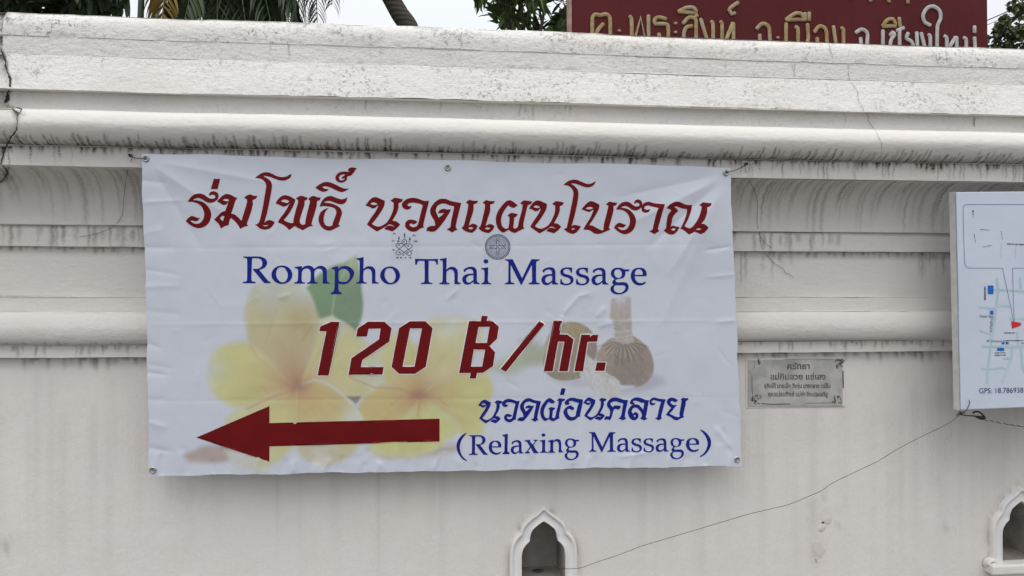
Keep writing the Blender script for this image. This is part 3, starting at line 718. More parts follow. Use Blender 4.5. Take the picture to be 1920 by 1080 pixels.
    poly(A1([(1215, 680), (1330, 600), (1420, 560), (1530, 575), (1558, 660), (1530, 770), (1505, 880), (1420, 885), (1330, 790)]), 5, (168, 161, 106), .95, [near(c2, 52, (150, 118, 88), .8)], vein=c2)
    poly(A1([(1195, 690), (1090, 650), (1000, 638), (930, 700), (898, 780), (925, 860), (1050, 860), (1150, 780)]), 3, (164, 152, 98), .97, [near(c2, 44, (150, 116, 90), .8)], vein=c2)
    poly(A1([(1205, 700), (1150, 780), (1050, 860), (960, 900), (975, 960), (1100, 985), (1250, 965), (1340, 905), (1400, 860), (1340, 790)]), 4, (172, 166, 108), .95, [near(A1([(1270, 770)])[0], 40, (182, 176, 120), .7), near(c2, 24, (150, 116, 90), .8)], vein=c2)
    # first flower
    poly(A1([(620, 600), (650, 520), (690, 400), (715, 325), (770, 303), (850, 350), (930, 430), (1000, 500), (1025, 590), (985, 645), (920, 692), (860, 700), (780, 640), (700, 610)]), 3, (168, 162, 118), .97, [near(A1([(790, 330)])[0], 26, (172, 174, 160), .95), near(A1([(980, 570)])[0], 30, (165, 168, 160), .9), near(c1, 40, (152, 120, 95), .6)], vein=c1)
    poly(A1([(380, 160), (450, 128), (530, 132), (610, 150), (660, 200), (690, 290), (698, 380), (665, 480), (625, 560), (595, 640), (520, 590), (430, 510), (370, 430), (345, 320), (350, 240)]), 4, (154, 148, 110), .95, [near(A1([(480, 125)])[0], 56, (152, 160, 160), .95), near(A1([(640, 170)])[0], 26, (160, 168, 168), .9), near(c1, 62, (140, 112, 88), .9), near(A1([(610, 330)])[0], 30, (146, 132, 92), .6)], vein=c1)
    poly(A1([(280, 437), (350, 435), (430, 500), (520, 580), (598, 640), (480, 700), (380, 745), (290, 745), (205, 690), (170, 600), (175, 505), (225, 455)]), 5, (165, 161, 108), .95, [near(A1([(180, 560)])[0], 28, (160, 166, 150), .9), near(A1([(350, 470)])[0], 26, (168, 164, 108), .8), near(c1, 62, (146, 116, 84), .85)], vein=c1)
    poly(A1([(598, 648), (480, 695), (380, 745), (280, 790), (245, 850), (250, 950), (310, 1040), (420, 1050), (540, 975), (600, 890), (615, 760)]), 5, (170, 163, 110), .95, [near(A1([(310, 990)])[0], 50, (162, 166, 172), .9), near(c1, 36, (150, 116, 92), .8)], vein=c1)
    poly(A1([(600, 645), (635, 615), (720, 615), (800, 660), (870, 730), (912, 800), (905, 900), (855, 985), (750, 1030), (650, 1010), (605, 950), (590, 800)]), 3.5, (164, 151, 100), .97, [near(A1([(720, 990)])[0], 46, (164, 164, 160), .9), near(A1([(880, 800)])[0], 26, (168, 172, 166), .9), near(c1, 30, (146, 110, 90), .8)], vein=c1)
    line(A1([(620, 635), (680, 612), (740, 625), (820, 680), (880, 745), (912, 805)]), 3.2, (176, 176, 160), .75)
    line(A1([(598, 650), (597, 720), (590, 810)]), 2.0, (178, 160, 108), .75)
    line(A1([(620, 640), (650, 560), (700, 440), (720, 380)]), 1.5, (186, 164, 110), .7)
    line(A1([(600, 650), (500, 580), (400, 500), (370, 440)]), 3.0, (160, 140, 108), .5)
    line(A1([(600, 655), (480, 695), (350, 755)]), 2.5, (140, 110, 90), .5)
    line(A1([(860, 600), (980, 650), (1100, 655), (1190, 690)]), 1.6, (140, 118, 98), .6)
    line(A1([(1205, 690), (1330, 600), (1410, 555)]), 2.2, (170, 146, 110), .6)
    line(A1([(1210, 700), (1195, 790)]), 2.0, (150, 120, 90), .6); line(A1([(1130, 680), (1045, 750)]), 1.2, (140, 120, 84), .5)
    line(A1([(1210, 690), (1290, 700), (1340, 740)]), 2.0, (150, 122, 92), .5); line(A1([(440, 430), (500, 250)]), 1.5, (140, 132, 110), .45); line(A1([(620, 420), (670, 350)]), 1.2, (128, 118, 92), .6)
    for c, r in ((c1, 20), (c2, 16)): lay(ink(128, 96, 84), np.exp(-((x - c[0]) ** 2 + ((y - c[1]) * 1.4) ** 2) / r ** 2) * .8)
    poly(A1([(845, 695), (915, 690), (905, 715), (888, 733)]), 1.5, (104, 96, 98), .9)
    # herbal compresses
    poly(A2([(780, 930), (1000, 900), (1180, 830), (1300, 850), (1325, 910), (1230, 960), (1000, 1000), (850, 1010)]), 6, (138, 139, 154), .8)
    poly(A2([(150, 860), (330, 890), (480, 860), (560, 930), (420, 930), (250, 905)]), 5, (146, 147, 160), .7)
    poly(A2([(92, 640), (105, 530), (170, 410), (280, 312), (420, 290), (540, 335), (612, 420), (646, 520), (642, 620), (600, 720), (560, 800), (460, 862), (330, 885), (210, 868), (118, 785)]), 1.2, (116, 109, 96), .97, [near(A2([(380, 330)])[0], 30, (136, 128, 104), .9), near(A2([(430, 380)])[0], 12, (128, 112, 82), .7), near(A2([(100, 560)])[0], 22, (150, 150, 132), .8), near(A2([(600, 600)])[0], 22, (112, 100, 100), .6)])
    poly(A2([(640, 640), (680, 550), (760, 470), (830, 440), (1000, 430), (1080, 475), (1160, 555), (1205, 650), (1217, 760), (1180, 860), (1100, 930), (1000, 948), (890, 930), (760, 850), (650, 740)]), 1.0, (122, 113, 106), .98, [near(A2([(960, 760)])[0], 44, (108, 99, 92), .8), near(A2([(700, 640)])[0], 22, (136, 126, 118), .7), near(A2([(1150, 880)])[0], 26, (118, 108, 108), .8), near(A2([(860, 920)])[0], 22, (112, 102, 102), .6)])
    ctr = A2([(905, 470)])[0]
    for i in range(34):
        th = R(12 + i * 4.7 + rb.uniform(-1.5, 1.5)); l0, l1 = 4, rb.uniform(20, 46)
        if l1 < 22: l1 = 30
        ex, ey = math.cos(th) * 1.25, math.sin(th)
        q = [(ctr[0] + ex * l0, ctr[1] + ey * l0), (ctr[0] + ex * l1 * .6 + math.cos(th) * 3, ctr[1] + ey * l1 * .6), (ctr[0] + ex * l1, ctr[1] + ey * l1 * 1.1)]
        line(q, 1.1, (76, 68, 64) if i % 3 else (150, 142, 136), .6)
    poly(A2([(785, 80), (800, 50), (850, 45), (900, 30), (985, 40), (990, 180), (1000, 400), (1012, 440), (1022, 492), (930, 512), (850, 490), (822, 470), (815, 330), (775, 240), (782, 150)]), 1.0, (142, 137, 134), .98, [near(A2([(920, 110)])[0], 14, (140, 130, 130), .6), near(A2([(880, 40)])[0], 12, (178, 180, 190), .8), near(A2([(990, 320)])[0], 10, (132, 126, 126), .6)])
    for yy in (245, 268, 292, 318, 350, 380, 410, 440, 468): line(A2([(800, yy + 6), (880, yy + 14), (995, yy - rb.uniform(0, 20))]), 0.8, (122, 114, 114) if yy % 4 else (186, 184, 188), .55)
    poly(A2([(540, 615), (620, 690), (740, 800), (862, 880), (885, 960), (855, 1062), (740, 1068), (620, 1010), (530, 900), (468, 830), (480, 740)]), 1.4, (168, 167, 172), .97, [near(A2([(800, 990)])[0], 14, (158, 154, 156), .9), near(A2([(560, 930)])[0], 20, (150, 150, 160), .7)])
    for k_ in range(8):
        t = k_ / 8; line(A2([(500 + 250 * t, 740 + 250 * t), (540 + 240 * t, 770 + 90 * t), (620 + 230 * t, 700 + 190 * t)]), 0.9, (134, 130, 134), .55)
    poly(A2([(870, 930), (1030, 935), (1000, 955), (890, 975)]), 1.2, (186, 186, 190), .8)
    return C * .92 + PAPER * .08
NS, NT = 480, 262
s_, t_ = np.meshgrid(np.linspace(0, 1, NS), np.linspace(0, 1, NT)); s_, t_ = s_.ravel(), t_.ravel()
def bil(i): return (TL[i] * (1 - s_) + TR[i] * s_) * (1 - t_) + (BL[i] * (1 - s_) + BR[i] * s_) * t_
bx_, by_ = bil(0), bil(1)
ew = sstep(0.02, 0, s_) + sstep(0.98, 1, s_)
bx_ = bx_ + (fbm(t_ * 16, t_ * 0 + 4, 3, 3) - 0.5) * 5.0 * ew * (np.minimum(t_, 1 - t_) > 0.01)
by_ = by_ + (fbm(s_ * 26, s_ * 0 + 9, 6, 3) - 0.5) * 4.0 * sstep(0.94, 1, t_) + (fbm(s_ * 9, s_ * 0 + 2, 7, 2) - 0.5) * 4.0 * sstep(0.06, 0, t_)
k = NB('printed_vinyl'); c = k.attr('ink', 'Color'); k.color(c)
k.bump(k.noise(420, 2), 0.12, 0.0006); M_VINYL = k.done(0.42, 0.28)
np_mesh('vinyl_sheet', on_banner(bx_, by_), grid_faces(NT, NS), M_VINYL, banner, True, {'ink': paint(bx_, by_)})
# ---- flat print: outlines traced from the photo, draped over the sheet
def each_letter(name, glyphs, mat, parent, drape, off=0.0006):
    for i, g in enumerate(glyphs): flat_print(name, [g], mat, parent, drape, off=off + 0.0003 * (i % 2))
def flat_print(name, glyphs, mat, parent, drape, step=4.0, off=0.0006, smooth=5):
    VV, FF = [], []; base = 0
    for outs, holes in glyphs:
        outs = [np.asarray(o) for o in outs]; holes = [np.asarray(h) for h in holes]
        verts, edges = [], []
        for lp in outs + holes:
            o = len(verts); verts += [tuple(q) for q in lp]; edges += [(o + i, o + (i + 1) % len(lp)) for i in range(len(lp))]
        va = np.array(verts); x0, y0 = va.min(0); x1, y1 = va.max(0)
        gx, gy = np.meshgrid(np.arange(x0 + step / 2, x1, step), np.arange(y0 + step / 2, y1, step)); gx, gy = gx.ravel(), gy.ravel()
        ins = np.zeros(len(gx), bool)
        for o in outs: ins |= inside(o, gx, gy)
        for h in holes: ins &= ~inside(h, gx, gy)
        verts += list(zip(gx[ins], gy[ins]))
        vo, eo, fo, *_ = delaunay_2d_cdt([Vector(q) for q in verts], edges, [], 1, 1e-5)
        va = np.array([tuple(q) for q in vo]); fa = np.array([f for f in fo if len(f) == 3])
        if not len(fa): continue
        c = va[fa].mean(1); ok = np.zeros(len(fa), bool)
        for o in outs: ok |= inside(o, c[:, 0], c[:, 1])
        for h in holes: ok &= ~inside(h, c[:, 0], c[:, 1])
        VV.append(drape(va[:, 0], va[:, 1], off)); FF.append(fa[ok] + base); base += len(va)
    return np_mesh(name, np.concatenate(VV), np.concatenate(FF), mat, parent, True)
def G(outs, holes=(), o=(0, 0), s=1.0, smooth=5, corner=42):
    f = lambda p: np.array([(o[0] + x / s, o[1] + y / s) for x, y in (spline(p, smooth, True, corner) if smooth else p)])
    return [f(p) for p in outs], [f(p) for p in holes]
def place(g, bbox, flip=False):
    outs, holes = g; a = np.concatenate(outs); x0, y0 = a.min(0); x1, y1 = a.max(0)
    def f(p):
        u = (p[:, 0] - x0) / (x1 - x0); v = (p[:, 1] - y0) / (y1 - y0)
        if flip: u = 1 - u
        return np.stack([bbox[0] + u * (bbox[2] - bbox[0]), bbox[1] + v * (bbox[3] - bbox[1])], -1)
    return [f(p) for p in outs], [f(p) for p in holes]
def shift(g, dx, dy): return [p + np.array((dx, dy)) for p in g[0]], [p + np.array((dx, dy)) for p in g[1]]
def bb(o, s, x0, y0, x1, y1): return (o[0] + x0 / s, o[1] + y0 / s, o[0] + x1 / s, o[1] + y1 / s)
def ell(cx, cy, rx, ry, n=40): return [(cx + rx * math.cos(2 * math.pi * i / n), cy + ry * math.sin(2 * math.pi * i / n)) for i in range(n)]
o1, o2, o3, s1 = (320, 300), (670, 320), (1000, 320), 5.3333
T = {}
T['ro'] = G([[(172,420),(205,375),(250,345),(300,337),(340,350),(375,375),(405,388),(440,385),(452,370),(440,352),(415,348),(400,355),(386,357),(390,335),(410,318),(440,314),(470,330),(482,360),(470,395),(440,420),(400,430),(360,420),(320,395),(285,382),(250,388),(225,402),(270,405),(330,425),(375,465),(402,515),(405,560),(385,620),(345,660),(290,680),(245,675),(195,650),(148,612),(175,580),(210,558),(245,568),(270,578),(292,578),(275,600),(250,612),(215,605),(192,607),(215,625),(250,637),(290,630),(320,600),(335,560),(332,510),(310,465),(270,435),(220,420)]], [], o1, s1)
T['ek'] = G([[(435,190),(497,190),(470,292),(405,292)]], [], o1, s1, 0)
T['mo'] = G([[(465,415),(500,375),(535,348),(570,340),(610,352),(645,372),(670,378),(652,400),(620,495),(605,535),(640,545),(680,578),(708,608),(722,560),(748,480),(764,420),(764,395),(735,378),(765,353),(800,345),(832,358),(866,358),(852,385),(818,402),(822,440),(800,530),(766,625),(762,642),(775,657),(735,668),(696,690),(675,652),(640,610),(603,578),(588,605),(580,650),(540,662),(500,685),(480,640),(435,597),(485,545),(520,518),(548,510),(562,470),(580,420),(555,445),(525,450),(490,428)]], [[(520,402),(548,390),(575,393),(588,402),(572,412),(545,410)], [(490,582),(515,558),(540,562),(522,612)]], o1, s1)
T['o'] = G([[(845,180),(880,150),(920,128),(965,122),(1010,135),(1060,160),(1110,170),(1160,162),(1190,142),(1206,142),(1200,165),(1180,185),(1140,202),(1100,203),(1050,190),(1000,170),(950,158),(925,160),(960,180),(995,205),(1012,245),(1010,290),(990,400),(965,520),(945,590),(935,628),(970,602),(1005,603),(1040,620),(1015,660),(985,685),(940,695),(895,685),(865,660),(845,645),(870,638),(885,620),(900,570),(925,450),(950,300),(955,250),(935,210),(895,185)]], [[(918,648),(950,652),(980,643),(962,662),(935,662)]], o1, s1)
T['pho'] = G([[(1048,432),(1075,390),(1110,360),(1145,350),(1190,362),(1225,382),(1245,392),(1240,420),(1215,480),(1175,545),(1130,598),(1155,615),(1195,628),(1225,630),(1228,590),(1250,500),(1270,430),(1272,400),(1250,382),(1290,358),(1320,358),(1350,370),(1370,370),(1360,395),(1338,405),(1335,450),(1310,530),(1290,600),(1295,635),(1320,650),(1345,640),(1350,590),(1375,480),(1390,420),(1390,405),(1372,388),(1410,360),(1440,360),(1470,372),(1500,372),(1490,398),(1462,410),(1455,470),(1430,560),(1410,625),(1408,645),(1425,657),(1380,668),(1320,702),(1275,680),(1240,660),(1215,678),(1185,700),(1150,665),(1110,640),(1070,622),(1095,580),(1140,520),(1180,450),(1190,430),(1160,455),(1125,467),(1090,450)]], [[(1100,412),(1125,395),(1160,397),(1185,412),(1165,430),(1125,420)]], o1, s1)
T['tho'] = G([[(1487,465),(1510,410),(1550,370),(1600,358),(1650,375),(1700,390),(1740,385),(1765,368),(1755,410),(1730,435),(1690,440),(1640,425),(1590,408),(1550,412),(1530,425),(1590,430),(1650,450),(1695,480),(1712,520),(1705,560),(1685,620),(1675,645),(1695,657),(1650,680),(1600,703),(1555,700),(1510,670),(1482,620),(1480,570),(1500,520),(1540,490),(1580,475),(1550,510),(1532,560),(1530,610),(1545,650),(1580,662),(1615,655),(1622,625),(1650,550),(1655,510),(1635,480),(1590,465),(1530,458)]], [], o1, s1)
T['i'] = G([[(1443,275),(1480,245),(1530,220),(1580,218),(1640,240),(1700,270),(1740,283),(1783,282),(1750,305),(1710,318),(1670,308),(1610,280),(1560,262),(1525,262),(1515,270),(1540,285),(1580,288),(1560,308),(1520,315),(1480,300)]], [], o1, s1)
T['than'] = G([[(1860,80),(1830,72),(1800,72),(1780,82),(1768,102),(1785,108),(1775,115),(1740,112),(1695,118),(1660,140),(1645,175),(1655,205),(1690,222),(1730,218),(1760,195),(1765,160),(1800,152),(1830,120),(1845,98)]], [[(1680,180),(1690,155),(1720,140),(1745,142),(1725,160),(1712,166),(1706,180),(1725,185),(1737,172),(1738,185),(1720,200),(1695,200)]], o1, s1)
T['no'] = G([[(80,348),(110,305),(145,272),(185,263),(230,280),(275,300),(268,350),(230,420),(180,490),(145,530),(175,550),(215,558),(255,545),(300,510),(340,440),(360,380),(362,320),(330,300),(370,270),(410,275),(455,285),(445,310),(410,325),(412,370),(390,430),(350,500),(385,505),(410,520),(428,538),(395,575),(350,608),(310,595),(268,585),(295,555),(335,550),(372,562),(352,545),(320,535),(280,560),(230,590),(195,608),(160,585),(125,560),(95,538),(130,480),(180,410),(205,360),(205,345),(180,370),(150,378),(115,358)]], [[(130,327),(160,315),(195,327),(198,338),(165,342),(140,336)]], o2, s1)
T['wo'] = G([[(450,320),(490,285),(550,270),(610,280),(665,300),(718,300),(705,350),(680,450),(660,545),(665,565),(625,580),(590,605),(545,608),(505,590),(478,560),(480,520),(510,492),(550,490),(600,505),(590,525),(560,535),(535,525),(520,535),(530,555),(560,565),(595,555),(610,520),(635,420),(655,345),(640,335),(590,322),(545,318),(510,328),(498,345),(520,355),(545,350),(530,375),(500,388),(465,378),(446,350)]], [], o2, s1)
T['do'] = G([[(735,370),(770,320),(820,285),(880,282),(940,305),(1040,322),(1025,380),(1000,480),(985,560),(1002,590),(975,600),(950,618),(920,600),(893,585),(930,565),(940,500),(960,400),(968,355),(920,345),(870,328),(825,335),(795,360),(785,400),(800,440),(812,470),(840,450),(870,420),(830,425),(805,425),(820,395),(860,380),(900,388),(938,385),(915,430),(870,500),(820,565),(775,605),(740,610),(705,600),(690,608),(695,575),(725,555),(770,550),(780,545),(770,500),(740,450),(728,410)]], [], o2, s1)
T['e'] = G([[(1085,315),(1120,290),(1165,300),(1208,300),(1195,322),(1162,335),(1160,400),(1135,480),(1115,550),(1150,530),(1180,535),(1205,550),(1185,590),(1150,620),(1115,615),(1075,600),(1042,572),(1065,545),(1085,470),(1105,380),(1110,335)]], [[(1105,577),(1130,563),(1165,570),(1140,586)]], o2, s1)
T['pho2'] = G([[(1605,345),(1560,310),(1525,292),(1490,305),(1450,345),(1410,400),(1388,460),(1388,520),(1410,580),(1450,618),(1480,610),(1512,590),(1540,610),(1575,622),(1620,600),(1672,575),(1660,555),(1665,510),(1690,400),(1705,345),(1735,330),(1752,308),(1700,300),(1665,298),(1628,325),(1655,340),(1645,400),(1620,490),(1605,560),(1580,580),(1560,570),(1565,520),(1570,468),(1590,458),(1605,435),(1570,425),(1535,422),(1500,448),(1522,460),(1520,520),(1510,575),(1480,580),(1450,555),(1438,510),(1445,450),(1475,390),(1510,345),(1540,365),(1565,372)]], [], o2, s1)
T['o2'] = G([[(300,143),(340,110),(385,93),(430,93),(480,112),(530,132),(575,130),(622,107),(610,135),(580,158),(540,168),(495,158),(440,138),(400,128),(370,130),(410,155),(440,190),(450,230),(440,320),(415,440),(390,530),(380,560),(400,542),(435,545),(475,555),(455,590),(425,620),(390,630),(345,615),(305,585),(335,570),(345,520),(375,380),(400,240),(395,200),(370,165),(335,148)]], [[(376,583),(400,574),(422,580),(395,593)]], o3, s1)
T['bo'] = G([[(482,385),(520,340),(560,308),(600,310),(660,340),(655,380),(620,450),(560,545),(590,548),(640,575),(690,598),(702,590),(705,540),(730,440),(748,360),(750,352),(725,335),(760,308),(800,318),(838,320),(825,345),(800,355),(800,400),(775,500),(755,570),(768,590),(720,610),(660,632),(610,625),(560,595),(500,588),(520,550),(570,470),(600,400),(600,390),(560,413),(530,405)]], [[(520,380),(550,362),(585,365),(600,378),(560,387)]], o3, s1)
T['a'] = G([[(1075,360),(1105,325),(1150,312),(1210,328),(1310,338),(1290,400),(1265,500),(1245,580),(1258,605),(1235,618),(1210,635),(1185,622),(1157,605),(1190,590),(1200,540),(1225,430),(1245,375),(1190,362),(1140,350),(1110,360),(1105,380),(1130,392),(1165,388),(1150,412),(1115,423),(1082,408)]], [], o3, s1)
T['nno'] = G([[(1325,378),(1360,340),(1410,315),(1460,318),(1520,342),(1585,345),(1575,400),(1545,480),(1505,555),(1530,570),(1555,580),(1590,555),(1640,480),(1670,400),(1678,360),(1655,345),(1690,318),(1735,325),(1773,328),(1760,355),(1728,370),(1725,420),(1700,490),(1665,535),(1700,540),(1742,572),(1710,610),(1665,638),(1635,625),(1600,612),(1580,625),(1548,640),(1515,610),(1490,590),(1465,582),(1480,555),(1505,500),(1530,430),(1535,385),(1480,378),(1430,360),(1400,362),(1430,385),(1445,405),(1420,425),(1390,470),(1378,540),(1372,560),(1400,548),(1430,560),(1458,565),(1440,600),(1410,630),(1375,640),(1335,625),(1303,598),(1325,575),(1330,510),(1345,440),(1375,400),(1355,385)]], [[(1375,590),(1395,575),(1425,582),(1400,602)], [(1610,592),(1640,576),(1672,587),(1640,597)]], o3, s1)
red_line = [T['ro'], T['ek'], T['mo'], T['o'], T['pho'], T['tho'], T['i'], T['than'], T['no'], T['wo'], T['do'], T['e'], shift(T['e'], 168 / s1, 3 / s1), T['pho2'],
            place(T['no'], bb(o2, s1, 1715, 297, 2064, 627)), T['o2'], T['bo'], place(T['ro'], bb(o3, s1, 805, 288, 1087, 635)), T['a'], T['nno']]
q1, q2, s2 = (890, 725), (1090, 730), 9.1429
T['oang'] = G([[(1545,270),(1580,225),(1640,195),(1700,192),(1780,210),(1860,222),(1850,300),(1825,420),(1808,490),(1820,505),(1770,530),(1720,570),(1650,585),(1590,560),(1545,500),(1520,440),(1550,380),(1600,340),(1650,322),(1710,365),(1705,390),(1670,408),(1640,385),(1600,385),(1590,420),(1610,480),(1650,520),(1700,520),(1735,500),(1745,440),(1770,340),(1790,280),(1730,265),(1670,245),(1630,250),(1610,270),(1635,285),(1610,310),(1575,315),(1550,305)]], [], q1, s2)
T['kho'] = G([[(440,250),(470,190),(520,150),(580,138),(650,150),(720,175),(800,185),(785,260),(760,370),(745,470),(770,500),(740,515),(710,532),(670,510),(630,498),(665,485),(685,440),(705,330),(720,240),(660,225),(600,205),(545,210),(505,230),(500,260),(540,305),(570,278),(620,278),(680,285),(665,325),(635,348),(590,335),(560,345),(540,400),(520,480),(490,530),(440,515),(400,530),(400,490),(430,460),(480,465),(490,440),(495,380),(480,340),(450,300)]], [], q2, s2)
T['lo'] = G([[(830,225),(860,175),(910,145),(960,138),(1040,155),(1100,180),(1160,185),(1145,260),(1125,380),(1105,470),(1115,490),(1135,498),(1110,515),(1075,532),(1040,515),(1000,498),(1025,480),(1040,440),(1020,390),(970,330),(920,310),(880,330),(862,380),(880,410),(888,432),(895,405),(920,388),(960,400),(980,440),(970,490),(930,525),(880,528),(830,490),(800,420),(800,370),(830,310),(880,265),(930,258),(980,265),(1030,310),(1060,350),(1070,290),(1080,235),(1020,225),(960,200),(910,195),(880,210),(890,225),(920,225),(905,255),(870,262),(840,250)]], [[(897,445),(920,440),(935,455),(925,472),(905,465)]], q2, s2)
T['yo'] = G([[(1465,195),(1490,160),(1540,140),(1590,148),(1650,178),(1640,205),(1600,220),(1560,200),(1530,205),(1530,235),(1570,265),(1640,270),(1600,310),(1555,370),(1510,415),(1550,435),(1610,465),(1660,475),(1690,460),(1680,430),(1695,330),(1715,220),(1720,195),(1700,175),(1735,142),(1775,148),(1838,152),(1820,185),(1790,198),(1785,260),(1760,370),(1745,450),(1762,475),(1710,495),(1640,528),(1590,518),(1530,475),(1445,438),(1490,375),(1540,315),(1500,280),(1470,240)]], [], q2, s2)
blue_line = [place(T['no'], bb(q1, s2, 60, 225, 478, 630)), place(T['wo'], bb(q1, s2, 468, 210, 772, 612)), place(T['do'], bb(q1, s2, 735, 200, 1140, 605)), place(T['pho2'], bb(q1, s2, 1125, 195, 1558, 595)),
             G([[(1490,28),(1562,32),(1532,145),(1463,140)]], [], q1, s2, 0), T['oang'], place(T['no'], bb(q2, s2, 35, 140, 435, 535)), T['kho'], T['lo'], place(T['a'], bb(q2, s2, 1165, 138, 1445, 530)), T['yo']]
# serif line
r3, r4, r5, r6, r7, r8, r9 = ((450, 475), 12), ((600, 475), 10.667), ((770, 475), 12), ((940, 475), 12), ((1080, 475), 12.8), ((850, 800), 7.385), ((1100, 800), 6.4)
def GS(r, outs, holes=()): return G(outs, holes, r[0], r[1], 4, 38)
S_ = {}
S_['R'] = GS(r3, [[(70,68),(150,72),(380,68),(480,80),(560,115),(600,165),(610,210),(600,260),(560,315),(510,345),(430,370),(640,625),(690,645),(688,670),(545,670),(285,360),(285,345),(400,345),(470,310),(500,260),(500,200),(480,150),(440,122),(380,108),(300,110),(268,115),(262,300),(255,580),(265,625),(350,645),(348,672),(62,672),(62,645),(140,632),(155,600),(160,300),(158,130),(135,105),(75,97)]])
S_['o'] = GS(r3, [ell(945, 480, 236, 207, 28)], [[(940,310),(1000,325),(1050,390),(1078,470),(1070,550),(1030,630),(970,652),(910,640),(850,580),(815,500),(815,430),(840,350),(890,315)]])
S_['m'] = GS(r3, [[(1225,310),(1310,295),(1395,285),(1400,335),(1450,295),(1530,275),(1600,285),(1650,320),(1672,350),(1740,300),(1810,280),(1880,290),(1940,340),(1958,410),(1960,630),(1990,652),(2030,660),(2030,682),(1862,682),(1870,560),(1868,430),(1850,370),(1800,345),(1740,350),(1690,385),(1678,430),(1682,600),(1700,645),(1755,658),(1752,682),(1510,682),(1510,658),(1570,645),(1592,600),(1595,430),(1575,370),(1530,345),(1470,345),(1415,380),(1395,430),(1390,600),(1405,645),(1468,658),(1468,680),(1225,678),(1225,655),(1285,640),(1303,600),(1310,450),(1305,370),(1285,345),(1230,328)]])
S_['p'] = GS(r4, [[(230,290),(300,272),(365,258),(368,310),(420,270),(490,252),(560,258),(630,300),(675,350),(685,400),(665,470),(610,550),(550,600),(480,615),(420,612),(372,602),(370,700),(385,765),(440,790),(435,815),(225,815),(222,790),(275,765),(292,700),(300,450),(300,360),(285,320),(235,308)]], [[(375,360),(400,330),(450,310),(510,315),(560,345),(595,400),(600,450),(580,520),(540,565),(480,575),(410,562),(378,545),(372,450)]])
S_['h'] = GS(r4, [[(730,100),(800,90),(875,75),(872,200),(868,315),(920,275),(980,258),(1050,265),(1100,320),(1110,400),(1108,540),(1120,570),(1175,585),(1172,605),(1040,605),(1040,450),(1035,370),(1010,325),(960,308),(910,325),(875,350),(868,450),(870,550),(885,575),(935,585),(932,605),(725,605),(725,585),(775,572),(790,540),(795,350),(795,180),(785,135),(735,122)]])
S_['T'] = GS(r5, [[(95,120),(200,125),(500,128),(615,122),(612,252),(580,252),(565,190),(530,168),(405,165),(402,400),(405,620),(420,650),(490,670),(488,690),(228,690),(228,668),(300,650),(312,620),(315,400),(310,170),(190,168),(155,185),(140,252),(102,252)]])
S_['a'] = GS(r5, [[(1195,360),(1250,325),(1330,302),(1410,305),(1460,335),(1488,400),(1490,600),(1505,650),(1555,665),(1552,690),(1415,688),(1412,638),(1340,690),(1270,705),(1200,680),(1165,620),(1165,560),(1200,500),(1260,470),(1340,455),(1410,455),(1405,400),(1380,362),(1330,350),(1270,365),(1240,385),(1235,415),(1200,415),(1192,385)]], [[(1412,490),(1340,495),(1280,520),(1248,570),(1255,630),(1300,660),(1340,650),(1412,600)]])
S_['i'] = GS(r5, [ell(1695, 178, 53, 46, 20), [(1588,335),(1660,325),(1745,312),(1742,450),(1738,600),(1755,655),(1815,672),(1812,693),(1590,693),(1590,672),(1640,655),(1658,610),(1662,450),(1655,380),(1640,365),(1590,358)]])
S_['M'] = GS(r6, [[(80,132),(170,132),(255,130),(300,220),(470,560),(600,280),(680,130),(770,132),(860,135),(858,158),(800,175),(785,210),(782,400),(785,620),(800,655),(865,672),(862,695),(615,695),(612,672),(680,650),(692,610),(690,400),(688,265),(680,270),(460,705),(440,705),(215,262),(210,270),(212,600),(225,650),(295,670),(292,695),(82,695),(80,672),(140,655),(158,600),(160,200),(145,170),(82,155)]])
S_['s'] = GS(r6, [[(1595,325),(1590,432),(1562,435),(1550,390),(1520,360),(1470,350),(1420,360),(1395,395),(1400,435),(1450,465),(1540,490),(1600,520),(1628,580),(1610,650),(1550,700),(1470,718),(1390,708),(1325,690),(1330,580),(1360,580),(1368,630),(1400,665),(1460,685),(1530,670),(1560,630),(1550,580),(1500,548),(1420,525),(1350,485),(1325,430),(1335,380),(1380,335),(1450,318),(1530,315)]])
S_['g'] = GS(r7, [[(1015,345),(1100,355),(1150,382),(1280,385),(1265,428),(1185,432),(1185,490),(1160,560),(1100,600),(1010,615),(960,630),(945,665),(970,690),(1050,695),(1150,690),(1220,715),(1262,770),(1260,840),(1220,910),(1130,965),(1020,985),(920,970),(850,920),(825,855),(840,795),(905,755),(875,720),(870,680),(900,640),(930,612),(870,570),(840,510),(840,450),(870,390),(940,350)]], [[(1005,382),(1060,400),(1095,450),(1098,520),(1075,575),(1010,590),(950,565),(920,500),(920,440),(950,395)], [(950,760),(1050,765),(1140,765),(1185,790),(1185,840),(1150,900),(1080,945),(1000,945),(930,910),(905,850),(915,790)]])
S_['e'] = GS(r7, [[(1520,345),(1590,350),(1650,385),(1690,450),(1692,545),(1600,550),(1410,548),(1415,600),(1450,665),(1510,705),(1580,710),(1640,690),(1680,680),(1680,705),(1630,745),(1560,768),(1480,765),(1400,725),(1345,660),(1315,570),(1320,480),(1360,400),(1430,355)]], [[(1410,515),(1420,440),(1460,390),(1510,378),(1560,395),(1595,450),(1600,515)]])
S_['l'] = GS(r8, [[(680,115),(755,98),(750,340),(780,365),(780,380),(680,380),(680,368),(708,345),(712,140),(682,128)]])
S_['x'] = GS(r8, [[(990,190),(1070,182),(1070,195),(1055,200),(1100,250),(1135,205),(1115,195),(1115,182),(1170,182),(1168,195),(1145,205),(1112,262),(1155,335),(1180,355),(1178,368),(1115,368),(1080,308),(1072,290),(1035,340),(1060,355),(1058,370),(990,370),(990,358),(1015,345),(1062,274),(1020,210),(990,202)]])
